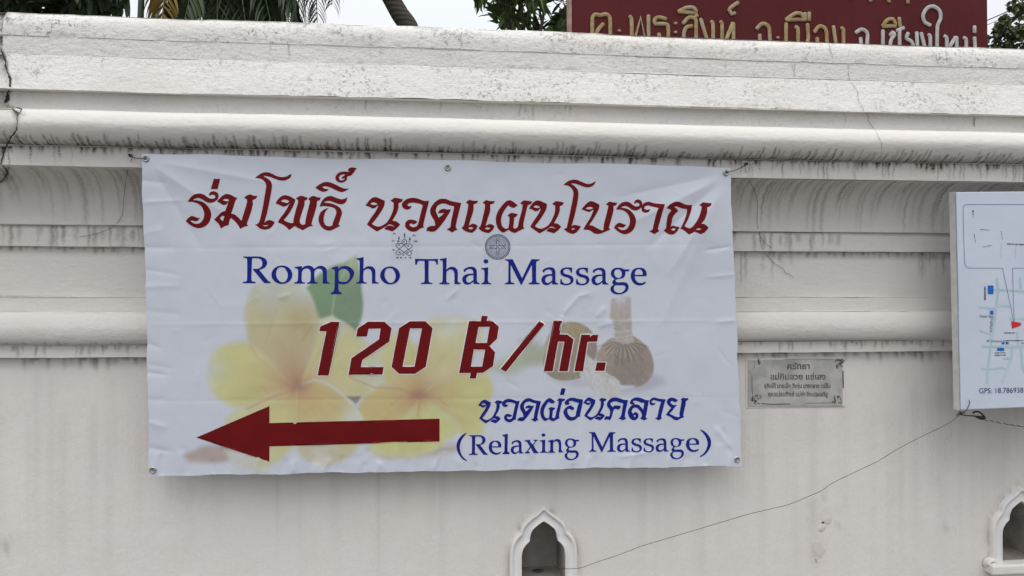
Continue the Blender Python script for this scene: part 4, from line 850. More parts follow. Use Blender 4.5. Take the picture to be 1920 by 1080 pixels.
S_['n'] = GS(r8, [[(1308,200),(1340,190),(1382,178),(1384,200),(1410,180),(1450,170),(1485,190),(1495,225),(1497,320),(1510,345),(1528,350),(1525,358),(1460,358),(1462,250),(1450,210),(1420,200),(1390,215),(1384,240),(1385,330),(1395,348),(1415,352),(1412,362),(1312,362),(1312,352),(1335,345),(1345,320),(1345,230),(1335,210),(1308,208)]])
S_['('] = GS(r8, [[(190,90),(165,115),(120,175),(92,250),(90,310),(115,390),(160,445),(190,465),(182,480),(120,440),(70,370),(45,290),(55,210),(105,135),(165,92)]])
def pl(c, r, *b, flip=False): return place(S_[c], bb(r[0], r[1], *b), flip)
serif_line = [S_['R'], S_['o'], S_['m'], S_['p'], S_['h'], pl('o', r4, 1205, 262, 1600, 620), S_['T'], pl('h', r5, 648, 98, 1130, 690), S_['a'], S_['i'],
              S_['M'], pl('a', r6, 900, 312, 1280, 715), S_['s'], place(S_['s'], (1080, 501.6, 1105.2, 534.8)), pl('a', r7, 370, 345, 780, 765), S_['g'], S_['e']]
relax_line = [S_['('], pl('R', r8, 218, 118, 480, 390), pl('e', r8, 490, 195, 665, 390), S_['l'], pl('a', r8, 795, 188, 975, 380), S_['x'], pl('i', r8, 1195, 95, 1310, 365), S_['n'], pl('g', r8, 1542, 165, 1745, 465),
              pl('M', r9, 30, 66, 350, 305), pl('a', r9, 362, 135, 520, 305), pl('s', r9, 535, 138, 662, 305), pl('s', r9, 680, 138, 808, 305), pl('a', r9, 825, 138, 980, 302), pl('g', r9, 1000, 135, 1172, 390), pl('e', r9, 1190, 135, 1348, 302), pl('(', r9, 1355, 35, 1490, 365, flip=True)]
ra, rb_ = ((560, 580), 6.4), ((840, 580), 4.8)
def GP(r, outs, holes=()): return G(outs, holes, r[0], r[1], 0)
price = [GP(ra, [[(395,148),(492,150),(360,792),(228,792),(335,262),(250,262),(262,205)]]),
         GP(ra, [[(830,148),(1030,148),(1115,225),(1088,385),(765,605),(745,692),(1020,692),(1005,780),(598,785),(635,585),(965,360),(985,230),(840,232),(820,325),(692,325),(710,230)]]),
         GP(ra, [[(1335,143),(1520,143),(1607,225),(1525,690),(1395,773),(1205,773),(1115,690),(1205,225)]], [[(1335,228),(1480,228),(1390,688),(1245,690)]]),
         GP(rb_, [[(190,105),(295,107),(305,58),(358,60),(348,105),(402,107),(457,155),(440,265),(372,330),(423,385),(405,510),(315,570),(262,572),(250,622),(195,620),(205,572),(100,572)]], [[(275,157),(375,157),(350,302),(247,302)], [(232,360),(335,362),(308,515),(205,517)]]),
         GP(rb_, [[(820,107),(868,133),(520,562),(473,535)]]), GP(rb_, [[(950,103),(1025,103),(1005,225),(1075,228),(1130,270),(1078,557),(1000,557),(1048,290),(990,290),(942,557),(862,557)]]),
         GP(rb_, [[(1200,228),(1280,228),(1275,252),(1300,230),(1352,230),(1342,290),(1255,292),(1215,557),(1138,557)]]), GP(rb_, [[(1340,478),(1420,478),(1408,553),(1325,553)]])]
def outline_strokes(g, w):
    outs = []
    for lp in g[0] + g[1]:
        n = len(lp)
        for i in range(n):
            a, b = lp[i], lp[(i + 1) % n]; d = b - a; l = np.linalg.norm(d)
            if l < 1e-6: continue
            d /= l; nrm = np.array((-d[1], d[0])) * w; a2 = a - d * w * .8; b2 = b + d * w * .8
            outs.append(np.array([a2 + nrm, b2 + nrm, b2 - nrm, a2 - nrm]))
    return outs, []
def print_mat(name, c):
    k = NB(name); n = k.noise(14, 3); k.color(k.mix(k.rng(n, .3, .7), tuple(v * .9 for v in c), tuple(v * 1.1 for v in c))); return k.done(0.55, 0.12)
M_RED = print_mat('red_ink', (0.165, 0.008, 0.010)); M_BLUE = print_mat('blue_ink', (0.013, 0.022, 0.245)); M_CREAM = print_mat('cream_ink', (0.78, 0.74, 0.74)); M_GREY = print_mat('grey_ink', (0.10, 0.12, 0.22))
each_letter('headline_letter', red_line, M_RED, banner, on_banner)
each_letter('name_letter', serif_line, M_BLUE, banner, on_banner)
for g_ in price:
    po = flat_print('price_character', [g_], M_RED, banner, on_banner, off=0.0013)
    flat_print('outline', [outline_strokes(g_, 2.0)], M_CREAM, po, on_banner, off=0.0006)
each_letter('note_letter', blue_line, M_BLUE, banner, on_banner, off=0.0007)
each_letter('note_letter', relax_line, M_BLUE, banner, on_banner, off=0.0007)
tag(flat_print('arrow', [G([A1([(100, 897), (462, 741), (462, 825), (1302, 804), (1302, 916), (462, 940), (462, 1015)])], (), (0, 0), 1, 0)], M_RED, banner, on_banner, off=0.0008), 'big dark red arrow pointing left')
# emblems drawn with pen strokes
def stroke_poly(pts, w):
    pts = [np.array(p, float) for p in pts]; outs = []
    for a, b in zip(pts[:-1], pts[1:]):
        d = b - a; l = np.linalg.norm(d)
        if l < 1e-6: continue
        d /= l; n = np.array((-d[1], d[0])) * w * .5; a2, b2 = a - d * w * .3, b + d * w * .3
        outs.append(np.array([a2 + n, b2 + n, b2 - n, a2 - n]))
    return outs
def B1(p): return [(720 + x / 16.61, 430 + y / 16.61) for x, y in p]
def B2(p): return [(895 + x / 16.61, 430 + y / 16.61) for x, y in p]
em = []
loop = [(630, 480), (560, 440), (400, 440), (370, 480), (390, 540), (480, 610), (620, 710), (760, 805), (830, 800), (860, 740), (820, 680), (750, 620), (630, 480)]
loop2 = [(630, 480), (660, 455), (820, 455), (880, 500), (860, 560), (750, 625), (620, 710), (480, 790), (400, 790), (370, 730), (400, 670), (480, 610), (630, 480)]
for lp in (loop, loop2): em += stroke_poly(B1(spline(lp, 4, False, 60)), 1.15)
em += stroke_poly(B1(ell(632, 388, 78, 72, 24) + [(710, 388)]), 1.2)
for tx, ty in ((465, 200), (640, 95), (805, 225)): em.append(np.array(B1([(tx, ty), (tx + 28, ty + 90), (tx + 20, ty + 115), (tx - 20, ty + 115), (tx - 28, ty + 90)])))
rq = random.Random(3)
for cx, cy, w_ in ((330, 130, 90), (940, 190, 110), (285, 355, 80), (465, 370, 110), (640, 250, 50), (800, 380, 70), (985, 370, 140), (310, 640, 80), (885, 665, 70), (470, 490, 110), (750, 515, 70), (470, 715, 80), (745, 720, 80), (615, 800, 70), (415, 880, 80), (540, 880, 70), (680, 885, 70), (815, 885, 80), (632, 388, 60)):
    for j in range(max(2, int(w_ / 26))):
        x = cx - w_ / 2 + j * 26 + rq.uniform(0, 8); h = rq.uniform(14, 24)
        em += stroke_poly(B1(rq.choice(([(x, cy - h), (x, cy + h)], [(x, cy + h), (x, cy - h), (x + 16, cy - h), (x + 16, cy + h)], [(x, cy - h), (x + 18, cy - h * .3), (x + 2, cy + h)]))), 0.62)
tag(flat_print('emblem', [(em, [])], M_GREY, banner, on_banner, off=0.0006, step=6), 'small blue-grey looped diagram emblem')
em = []; cc = (635, 545)
def ring(r, w, a0=0, a1=360, n=56):
    pts = [(cc[0] + r * math.cos(R(a)), cc[1] + r * math.sin(R(a))) for a in np.linspace(a0, a1, n)]; return stroke_poly(B2(pts), w)
for r, w in ((385, 1.3), (335, 0.9), (262, 0.8), (180, 0.7)): em += ring(r, w)
for i in range(56): a = R(i * 360 / 56); em += stroke_poly(B2([(cc[0] + r * math.cos(a), cc[1] + r * math.sin(a)) for r in (340, 380)]), 0.9)
for i in range(40):
    a = i * 9; em += ring(300, 0.9, a, a + rq.uniform(3, 6), 3); em += ring(225, 0.9, a, a + rq.uniform(3, 6.5), 3)
    if i % 2: em += ring(150, .8, a, a + 6, 3)
for d in (-40, 40): em += stroke_poly(B2([(cc[0] + d, cc[1] - 250), (cc[0] + d, cc[1] + 250)]), .9) + stroke_poly(B2([(cc[0] - 250, cc[1] + d), (cc[0] + 250, cc[1] + d)]), .9)
for dx, dy in ((0, 0), (0, -105), (0, 105), (-110, 0), (110, 0), (-200, 0), (0, 190), (0, -200), (200, 0)): em += stroke_poly(B2([(cc[0] + dx - 12, cc[1] + dy - 14), (cc[0] + dx + 12, cc[1] + dy + 14)]), 1.2)
for dx, dy in ((-80, -80), (80, -80), (-80, 80), (80, 80)): em += stroke_poly(B2([(cc[0] + dx - 25, cc[1] + dy + 25), (cc[0] + dx + 25, cc[1] + dy - 25)]), .8)
tag(flat_print('emblem', [(em, [])], M_GREY, banner, on_banner, off=0.0006, step=6), 'small blue-grey round seal emblem')

# ---- eyelets
M_NICK = simple('nickel', (0.50, 0.49, 0.47), 0.34, 0.5, 1.0, 0.2, 60); M_DARK = simple('dark_hollow', (0.26, 0.25, 0.24), 0.9, 0.1)
def eyelet(px, py):
    c = on_banner(np.array([px]), np.array([py]), 0.0)[0]; V = []; F = []; n = 24
    prof = [(0.0052, 0.0005), (0.0054, -0.0022), (0.0066, -0.0034), (0.0088, -0.0032), (0.0103, -0.0018), (0.0106, 0.0002)]
    for r, y in prof: V += [(c[0] + r * math.cos(2 * math.pi * i / n), c[1] + y, c[2] + r * math.sin(2 * math.pi * i / n)) for i in range(n)]
    for j in range(len(prof) - 1): F += [(j * n + i, j * n + (i + 1) % n, (j + 1) * n + (i + 1) % n, (j + 1) * n + i) for i in range(n)]
    o = mesh_obj('eyelet', V, F, M_NICK, banner, True)
    V = [(c[0] + 0.0056 * math.cos(2 * math.pi * i / n), c[1] - 0.0009, c[2] + 0.0056 * math.sin(2 * math.pi * i / n)) for i in range(n)]
    mesh_obj('eyelet_hole', V, [tuple(range(n))], M_DARK, o); return c
EY = [eyelet(*q) for q in ((275, 298), (839.5, 314), (1360.5, 324), (287, 881), (1381, 861))]

# ================================================================== TEXT SET IN THE BUILT-IN FONT
def text_print(name, body, mat, parent, drape, px, py, size, ang=0.0, align='CENTER', sx=1.0, off=0.0006, grow=0.0):
    cu = bpy.data.curves.new(name, 'FONT'); cu.body = body; cu.align_x = align; cu.resolution_u = 3; cu.offset = grow
    to = bpy.data.objects.new(name, cu); COL.objects.link(to)
    me = to.evaluated_get(bpy.context.evaluated_depsgraph_get()).to_mesh()
    co = np.empty(len(me.vertices) * 3, np.float32); me.vertices.foreach_get('co', co); co = co.reshape(-1, 3).astype(float)
    F = [tuple(p.vertices) for p in me.polygons]
    bpy.data.objects.remove(to); bpy.data.curves.remove(cu)
    x, y = co[:, 0] * size * sx, -co[:, 1] * size; c, s = math.cos(ang), math.sin(ang)
    V = drape(px + x * c - y * s, py + x * s + y * c, off)
    return mesh_obj(name, V, F, mat, parent)

# ================================================================== MEMORIAL PLAQUE
PLY = -0.006
def on_plaque(x, y, off=0.0): q = on_plane(np.asarray(x, float), np.asarray(y, float), PLY); q[..., 1] -= off; return q
plq = tag(empty('memorial_plaque', tuple(P(1491, 764, 0.0))), 'small pale marble donor plaque with worn dark Thai inscription set in the wall', 'plaque')
k = NB('worn_marble'); n1 = k.noise(16, 5); n2 = k.noise(50, 4)
k.color(k.mix(k.rng(n1, .35, .65), (0.34, 0.34, 0.325), (0.52, 0.51, 0.48))); k.bump(n2, .25, .002); M_MARB = k.done(0.6, 0.35)
c4 = [(1402, 675), (1580, 672), (1581, 762), (1402, 763)]
f_ = [on_plaque(*q) for q in c4]; b_ = [np.array((q[0], 0.02, q[2])) for q in f_]
sl = mesh_obj('slab', f_ + b_, [(0, 1, 2, 3), (0, 4, 5, 1), (1, 5, 6, 2), (2, 6, 7, 3), (3, 7, 4, 0)], M_MARB, plq); bevel(sl, 0.003, 2)
# lime mortar bedding proud of the wall around the slab
q0, q1_ = on_plaque(1399, 766), on_plaque(1585, 670)
V, F = box_data(q0[0], q1_[0], -0.0042, 0.01, q0[2], q1_[2]); bevel(mesh_obj('mortar_bed', V, F, M_PLW, plq), 0.003, 2)
k = NB('faded_black_paint'); k.color(k.mix(k.rng(k.noise(70, 4, .7), .44, .60), (0.07, 0.066, 0.06), (0.22, 0.21, 0.20))); M_INSC = k.done(.8, .2)
for body, x, y, sz, sx in (('ศรัทธา', 1497, 692, 15.5, 1.06), ('แม่กิมฮวย แซ่เฮง', 1496, 711.5, 15.0, 1.02), ('อุทิศให้ นายเล็ก วังทุ่ม นางกลาง แซ่ลิ้ม', 1495, 727.5, 11.5, .72), ('คุณแม่สมทิพย์ แม่คำ จิระประเสริฐ', 1496, 743, 11.5, .74)):
    text_print('inscription', body, M_INSC, plq, on_plaque, x, y, sz, sx=sx, grow=0.026)
def C1(p): return [(1380 + x / 7.2, 640 + y / 7.2) for x, y in p]
bo = []
bo += stroke_poly(C1([(345, 840), (480, 850), (730, 845)]), 1.5) + stroke_poly(C1([(215, 480), (215, 640), (222, 720)]), 1.0) + stroke_poly(C1([(1445, 400), (1448, 625)]), 1.8)
bo += stroke_poly(C1([(255, 270), (250, 345), (225, 365)]), .7) + stroke_poly(C1([(660, 240), (1000, 238), (1300, 240)]), .5) + stroke_poly(C1([(930, 835), (1180, 832), (1330, 830)]), .8)
rr = random.Random(9)
for cx, cy, n_, sp in ((265, 790, 16, 55), (1405, 300, 20, 55), (295, 290, 6, 45), (1360, 790, 9, 45)):
    for i in range(n_):
        x, y = cx + rr.uniform(-sp, sp), cy + rr.uniform(-sp, sp); a = rr.uniform(0, 6.28); r = rr.uniform(8, 20)
        bo += stroke_poly(C1([(x + r * math.cos(a + t), y + r * math.sin(a + t)) for t in (0, .8, 1.6, 2.4, 3.2)]), rr.uniform(.9, 1.5))
M_BORD = simple('dark_border_paint', (0.07, 0.066, 0.06), .8, .2, 0, .4, 90)
tag(flat_print('border', [(bo, [])], M_BORD, plq, on_plaque, step=9, off=0.0006), kind='stuff')

# ================================================================== MAP SIGN
MY = -0.222
def on_map(x, y, off=0.0): q = on_plane(np.asarray(x, float), np.asarray(y, float), MY); q[..., 1] -= off; return q
msg = tag(empty('map_sign', tuple(P(1801, 769, MY))), 'white boxed street map sign with blue roads and GPS text hung at right', 'sign')
k = NB('map_vinyl'); k.color(k.mix(k.rng(k.noise(3, 4), .3, .7), (0.53, 0.585, 0.69), (0.58, 0.63, 0.73))); k.bump(k.noise(9, 3), .25, .01); M_MAPV = k.done(0.38, 0.4)
mc = [(1793, 360), (2330, 355), (2330, 748), (1802, 769)]
def panel(cs, y0, y1, name, mat, bw):
    f_ = [on_map(*q) for q in cs]; f_ = [np.array((q[0], y0, q[2])) for q in f_]; b_ = [np.array((q[0], y1, q[2])) for q in f_]
    o = mesh_obj(name, f_ + b_, [(0, 1, 2, 3), (0, 4, 5, 1), (1, 5, 6, 2), (2, 6, 7, 3), (3, 7, 4, 0), (7, 6, 5, 4)], mat, msg)
    return bevel(o, bw, 3)
panel(mc, MY, MY + 0.030, 'panel', M_MAPV, 0.003)
M_WRAP = simple('vinyl_wrap', (0.62, 0.62, 0.61), 0.5, .3, 0, .1, 30, .5, 25)
f_ = [np.array((on_map(x, y)[0], Y_, on_map(x, y)[2])) for x, y in ((1792.2, 358.5), (1801.2, 770)) for Y_ in (MY + 0.002, MY + 0.031)]
so = mesh_obj('side_wrap', [f_[0], f_[1], f_[3], f_[2]] + [v + np.array((-0.0015, 0, 0)) for v in (f_[0], f_[1], f_[3], f_[2])], [(4, 5, 6, 7), (0, 1, 5, 4), (2, 3, 7, 6)], M_WRAP, msg)
M_RDS = print_mat('map_road_ink', (0.42, 0.56, 0.62)); M_MBL = print_mat('map_blue_ink', (0.02, 0.14, 0.50)); M_MLN = print_mat('map_line_ink', (0.09, 0.17, 0.36)); M_MRD = print_mat('map_red_ink', (0.55, 0.03, 0.05)); M_MTX = print_mat('map_text_ink', (0.05, 0.055, 0.09)); M_MT2 = print_mat('map_number_ink', (0.07, 0.08, 0.20))
def D1(p): return [(1770 + x / 4.5, 340 + y / 4.5) for x, y in p]
def D2(p): return [(1770 + x / 4.154, 560 + y / 4.154) for x, y in p]
def strokes(name, lst, mat, off=0.0006):
    o = []
    for pts, w in lst: o += stroke_poly(pts, w)
    return flat_print(name, [(o, [])], mat, msg, on_map, step=12, off=off)
strokes('road_print', [(D2([(335, 660), (350, 480), (375, 280), (395, 150), (415, 0)]), 4.2), (D1([(445, 820), (455, 920), (440, 1080)]), 4.0), (D1([(425, 915), (560, 920), (720, 930)]), 4.0), (D1([(642, 810), (645, 900)]), 3.8),
    (D1([(300, 1060), (420, 1070)]), 3.6), (D1([(450, 1048), (550, 1052)]), 3.6), (D2([(410, 52), (510, 55)]), 3.8), (D2([(275, 65), (385, 78)]), 3.6), (D2([(285, 250), (360, 275)]), 3.6), (D2([(515, 155), (700, 160)]), 3.8),
    (D2([(295, 372), (500, 374), (760, 366)]), 4.2), (D2([(530, 380), (525, 460), (490, 560), (455, 650)]), 4.0), (D2([(570, 262), (575, 370)]), 3.6), (D2([(598, 380), (610, 520), (660, 660)]), 4.0),
    (D2([(295, 546), (400, 545), (450, 535), (490, 552)]), 3.6), (D2([(465, 466), (525, 462)]), 3.4), ([(1935, 560), (2050, 552), (2200, 556)], 4), ([(2050, 520), (2060, 700)], 4), ([(1940, 650), (2220, 640)], 4)], M_RDS)
rect = [(760, 195), (190, 195), (168, 205), (160, 228), (163, 400), (172, 690), (182, 715), (210, 732), (492, 732), (560, 1050), (585, 1180)]
strokes('callout_print', [(D1(rect), 0.75), (D1([(592, 1180), (585, 1050), (577, 732), (760, 731)]), 0.75), (D1([(95, 85), (122, 1080)]), .3)], M_MLN, 0.0011)
strokes('faint_road_print', [(D1([(485, 520), (478, 640)]), .7)], M_RDS, 0.0012); strokes('faint_road_print', [(D1([(605, 545), (600, 650)]), .6)], M_RDS, 0.0012)
for mk in (D1([(368, 882), (372, 878), (412, 878), (416, 882), (416, 946), (412, 950), (372, 950), (368, 946)]), D2([(357, 93), (383, 93), (383, 123), (357, 123)]), D2([(448, 338), (470, 338), (470, 354), (448, 354)]), D2([(479, 338), (502, 338), (502, 354), (479, 354)]), D2([(413, 383), (467, 383), (467, 406), (413, 406)])):
    flat_print('marker_print', [G([mk], smooth=0)], M_MBL, msg, on_map, off=0.0012)
flat_print('pointer_print', [G([D2([(522, 175), (545, 180), (592, 186), (600, 200), (592, 210), (560, 222), (528, 233)])], smooth=0)], M_MRD, msg, on_map, off=0.0014)
t4 = lambda x, y: D2([(x, y)])[0]
text_print('gps_lettering', 'GPS: 18.786938', M_MT2, msg, on_map, *t4(270, 737), 14.2, ang=-0.016, align='LEFT', sx=0.92, off=0.0012)
text_print('map_lettering', 'Oasis Spa', M_MTX, msg, on_map, *t4(275, 145), 6.6, align='LEFT', off=0.0014)
text_print('map_lettering', 'ถ.สามล้าน', M_MTX, msg, on_map, *t4(368, 262), 6.8, ang=-R(84), align='LEFT', off=0.0014)
text_print('map_lettering', 'BP Chiangmai City', M_MTX, msg, on_map, *t4(330, 336), 5.2, align='LEFT', off=0.0014)
dash = []
def greek(p0, p1, n, h):
    for i in range(n):
        t = (i + .2) / n; t2 = (i + rr.uniform(.55, .85)) / n; a = np.array(p0) * (1 - t) + np.array(p1) * t; b = np.array(p0) * (1 - t2) + np.array(p1) * t2
        dash.append(([tuple(a), tuple(b)], h * rr.uniform(.4, .75)))
greek(*D1([(305, 405), (382, 412)]), 7, 1.7); greek(*D1([(325, 553), (402, 540)]), 7, 1.7); greek(*D1([(252, 440), (264, 518)]), 6, 1.6); greek(*D1([(482, 418), (494, 495)]), 6, 1.5); greek(*D1([(530, 527), (700, 535)]), 16, 2.6)
greek(*D1([(243, 245), (243, 262)]), 2, 3.2); greek(*D1([(243, 270), (244, 285)]), 2, 2.6); greek(*D1([(246, 292), (246, 310)]), 2, 1.2); greek(*D1([(344, 1000), (344, 885)]), 10, 3.2)
greek(*D2([(468, 266), (555, 266)]), 9, 2.4); greek(*D2([(478, 326), (615, 326)]), 13, 2.4); greek(*D2([(395, 422), (480, 420)]), 9, 2.4); greek(*D2([(392, 440), (482, 438)]), 9, 2.4); greek(*D2([(596, 346), (640, 346)]), 4, 2.2)
greek(*D2([(310, 5), (326, 3)]), 2, 2)
tag(strokes('map_lettering', dash, M_MTX, 0.0014), kind='stuff')

# ================================================================== WIRES, HOOK, ROPE
M_WIRE = simple('rusty_wire', (0.055, 0.045, 0.038), 0.6, .4, .6, .4, 90); M_IRON = simple('blackened_iron', (0.025, 0.023, 0.024), 0.5, .4, .5, .3, 50)
def smooth3(pts, n=4):
    """curve through 3-D points; tangents are clamped to the shorter neighbour so uneven spacing cannot loop"""
    pts = [np.array(p, float) for p in pts]; m = len(pts); tg = []
    for i in range(m):
        a = pts[max(i - 1, 0)]; b = pts[min(i + 1, m - 1)]; d = b - a; l = np.linalg.norm(d) + 1e-12
        s = min(np.linalg.norm(pts[i] - a) if i else 1e9, np.linalg.norm(b - pts[i]) if i < m - 1 else 1e9)
        tg.append(d / l * s)
    out = []
    for i in range(m - 1):
        p1, p2, m1, m2 = pts[i], pts[i + 1], tg[i], tg[i + 1]
        for k_ in range(n):
            t = k_ / n; t2 = t * t; t3 = t2 * t; out.append((2*t3-3*t2+1)*p1 + (t3-2*t2+t)*m1 + (-2*t3+3*t2)*p2 + (t3-t2)*m2)
    return out + [pts[-1]]
def tie(label, nail, eye, tail, branch=None):
    n0 = surf(*nail, 0.0); root = tag(empty('tie_wire', tuple(n0)), label, 'wire', 'wires tying the banner')
    tube('nail', [n0 + np.array((0, .03, 0)), n0 + np.array((0, -.016, .003)), n0 + np.array((0, -.0165, .003)), n0 + np.array((0, -.019, .003))], [.0014, .0014, .0030, .0028], M_IRON, root, 8)
    V0 = []; 
    for i in range(26):
        a = i * .9; V0.append(n0 + np.array((.0045 * math.cos(a) * (1 + .3 * math.sin(i)), -.006 - .0004 * i, .0045 * math.sin(a) + .002)))
    tube('knot', V0, .0007, M_WIRE, root, 5)
    e0 = np.array(eye) + np.array((0, -.004, 0)); A_ = n0 + np.array((0, -.011, 0)); pa, pb = [], []
    for i in range(30):
        t = i / 29; c = A_ * (1 - t) + e0 * t + np.array((0, -.004 * math.sin(math.pi * t), -.004 * math.sin(math.pi * t))); a = t * 26
        o = np.array((0, .0010 * math.cos(a), .0010 * math.sin(a))); pa.append(c + o); pb.append(c - o)
    tube('twisted_link', pa, .0007, M_WIRE, root, 5); tube('twisted_link', pb, .0007, M_WIRE, root, 5)
    for j, tl in enumerate([tail] + ([branch] if branch else [])):
        tube('tail', smooth3([surf(x, y, 0.006 + (.010 if i == 0 and j == 0 else 0)) for i, (x, y) in enumerate(tl)]), .00062, M_WIRE, root, 5)
tie('thin rusty tie wire twisted from a nail to the banner eyelet on the left', (247, 294), EY[0], [(247, 297), (240, 318), (235, 345), (232, 375), (230, 400), (224, 412), (212, 425), (190, 435), (165, 442), (150, 443)])
X1 = lambda p: [(1340 + x / 4.5, 300 + y / 4.5) for x, y in p]
tie('thin rusty tie wire twisted from a nail to the banner eyelet on the right', (1396, 310), EY[2], X1([(255, 50), (262, 90), (285, 160), (325, 235), (350, 300), (362, 370), (358, 480), (360, 550), (378, 610), (385, 680), (400, 740), (440, 800), (500, 870), (570, 910), (600, 955), (625, 960), (665, 993)]), X1([(385, 640), (395, 665), (450, 720), (515, 768)]))
lw = [(1797, 779), (1784, 790), (1759, 804), (1734, 815.5), (1683, 842), (1649, 863), (1608, 883), (1564, 904), (1538, 921), (1513, 932), (1478.7, 946), (1434.6, 956.6), (1400, 965), (1300, 995), (1200, 1024.7), (1181, 1032.5), (1150, 1044), (1119, 1054), (1087.5, 1065), (1064, 1066.5), (1048, 1066)]
pts = [on_plane(float(x), float(y), -0.20 + 0.165 * min(1, (1797 - x) / 715.0)) for x, y in lw]; pts.append(pts[-1] + np.array((-.012, .05, -.002)))
tag(tube('stay_wire', smooth3(pts, 5), .00085, M_WIRE, None, 6), 'long thin wire running from map sign corner down into the niche', 'wire')
Z1 = lambda p, Y_: [on_plane(1780 + x / 13.5, 740 + y / 13.5, Y_) for x, y in p]
hk = tag(empty('wire_hook', tuple(Z1([(240, 500)], -0.2)[0])), 'dark iron hook and knotted wire under the map sign corner', 'hook')
tube('shank', Z1([(225, 495), (300, 505), (460, 530), (680, 545)], -0.205), [.0022, .002, .0018, .0024], M_IRON, hk, 8)
tube('hook_eye', smooth3(Z1([(600, 470), (640, 435), (720, 430), (790, 460), (860, 530), (900, 585), (860, 620), (790, 610), (700, 570), (660, 540)], -0.205), 4), .0028, M_IRON, hk, 8)
V, F = tube_data(Z1([(690, 560), (760, 575), (830, 590), (890, 600)], -0.207), [.003, .0062, .0066, .003], 10); mesh_obj('ferrule', V, F, M_IRON, hk, True)
tube('binding_wire', smooth3(Z1([(500, 130), (515, 200), (490, 280), (450, 370), (400, 420), (300, 440), (250, 420), (230, 480), (190, 500), (190, 540), (250, 530)], -0.226)), .0011, M_WIRE, hk, 6)
tube('binding_wire', smooth3(Z1([(240, 430), (320, 470), (390, 455), (300, 480), (235, 500)], -0.21)), .0016, M_IRON, hk, 6)
M_ROPE = simple('pale_twine', (0.40, 0.36, 0.28), .9, .1, 0, .4, 70); M_ROP2 = simple('dark_twine', (0.07, 0.06, 0.05), .9, .1, 0, .3, 70)
a_, b_ = Z1([(905, 640), (3500, 860)], -0.2); rope = tag(empty('twisted_rope', tuple(a_)), 'pale and dark twisted twine stretched right from the iron hook', 'rope')
for ph, m_, r_ in ((0, M_ROPE, .0016), (math.pi, M_ROP2, .0013)):
    pp = []
    for i in range(220):
        t = i / 219; c = a_ * (1 - t) + b_ * t; c = c + np.array((0, 0, -.012 * math.sin(math.pi * t))); th = ph + t * 95; pp.append(c + np.array((0, .0014 * math.cos(th), .0014 * math.sin(th))))
    tube('strand', pp, r_, m_, rope, 6)

# ================================================================== RED SIGNBOARD BEHIND THE WALL
SY = 1.15
sb = tag(empty('red_signboard', tuple(Vector((P(1462, 60, SY).x, SY + .03, 0)))), 'dark red signboard with raised gold and grey Thai letters behind the wall', 'sign')
k = NB('red_board_paint'); n1 = k.noise(2.2, 5); n2 = k.noise(26, 5, .7); n3 = k.noise(7, 4, stretch=(4, 1, .5))
c = k.mix(k.rng(n1, .3, .7), (0.066, 0.008, 0.010), (0.088, 0.012, 0.014)); c = k.mix(k.rng(n3, .55, .8, 0, .35), c, (0.10, 0.022, 0.024)); c = k.mix(k.rng(n2, .68, .8, 0, .5), c, (0.22, 0.08, 0.07))
k.color(c); k.bump(n2, .15, .003); M_BOARD = k.done(0.6, .15)
tl_, br_ = on_plane(1072, -60, SY), on_plane(1852, 60, SY); ztop, zbot = 4.05, 1.75
V, F = box_data(tl_[0], br_[0], SY, SY + .05, zbot, ztop); bevel(mesh_obj('board', V, F, M_BOARD, sb), .004, 2)
M_TRIM = simple('faded_edge_trim', (0.33, 0.21, 0.18), .7, .2, 0, .3, 30); M_POST = simple('painted_steel', (0.10, 0.02, 0.02), .6, .3, 0, .3, 12)
V, F = box_data(tl_[0] - .016, tl_[0] - .001, SY - .006, SY + .055, zbot, ztop); mesh_obj('edge_trim', V, F, M_TRIM, sb)
for x in (tl_[0] + .25, br_[0] - .25):
    V, F = box_data(x - .04, x + .04, SY + .052, SY + .132, -.13, ztop - .1); mesh_obj('post', V, F, M_POST, sb)
k = NB('worn_gold_leaf'); n1 = k.noise(34, 4, .7); n2 = k.noise(9, 3)
c = k.mix(k.rng(n1, .4, .62), (0.25, 0.175, 0.06), (0.33, 0.27, 0.16)); c = k.mix(k.rng(n2, .5, .72, 0, .8), c, (0.30, 0.285, 0.24)); k.color(c); k.bump(n1, .3, .003); M_GOLD = k.done(.6, .25)
k = NB('bare_grey_letter'); n1 = k.noise(30, 4, .7); k.color(k.mix(k.rng(n1, .35, .65), (0.30, 0.30, 0.30), (0.44, 0.435, 0.42))); k.bump(n1, .3, .003); M_LGREY = k.done(.55, .4)
H1 = lambda p: [(1060 + x / 4.571, x_y / 4.571) for x, x_y in p]
H2 = lambda p: [(1460 + x / 4.174, x_y / 4.174) for x, x_y in p]
def letter(strk, mat, w):
    parts = []
    for pts, ww in strk:
        pp = spline(pts, 4, False, 75) if len(pts) > 2 else np.array(pts)
        wm = ww * 0.5 * (3.65 / 1400)
        P3 = [on_plane(x, y, SY - .004) for x, y in pp]
        if len(P3) == 1 or np.linalg.norm(P3[0] - P3[-1]) < 1e-6: P3 = [P3[0] - np.array((0, 0, wm * .3)), P3[0] + np.array((0, 0, wm * .3))]
        rad = [wm] * len(P3)
        if len(P3) > 2 or True:                       # rounded ends
            d0 = P3[0] - P3[1]; d0 = d0 / (np.linalg.norm(d0) + 1e-9); d1 = P3[-1] - P3[-2]; d1 = d1 / (np.linalg.norm(d1) + 1e-9)
            P3 = [P3[0] + d0 * wm * .55, P3[0] + d0 * wm * .3] + list(P3) + [P3[-1] + d1 * wm * .3, P3[-1] + d1 * wm * .55]; rad = [wm * .45, wm * .85] + rad + [wm * .85, wm * .45]
        parts.append(tube_data(P3, rad, 12, True, .62))
    V, F = join_data(parts); o = mesh_obj('letter', V, F, mat, sb, True); return o
W = 7.8
a7 = lambda *p: (H1(p), W)
a8 = lambda *p: (H2(p), W)
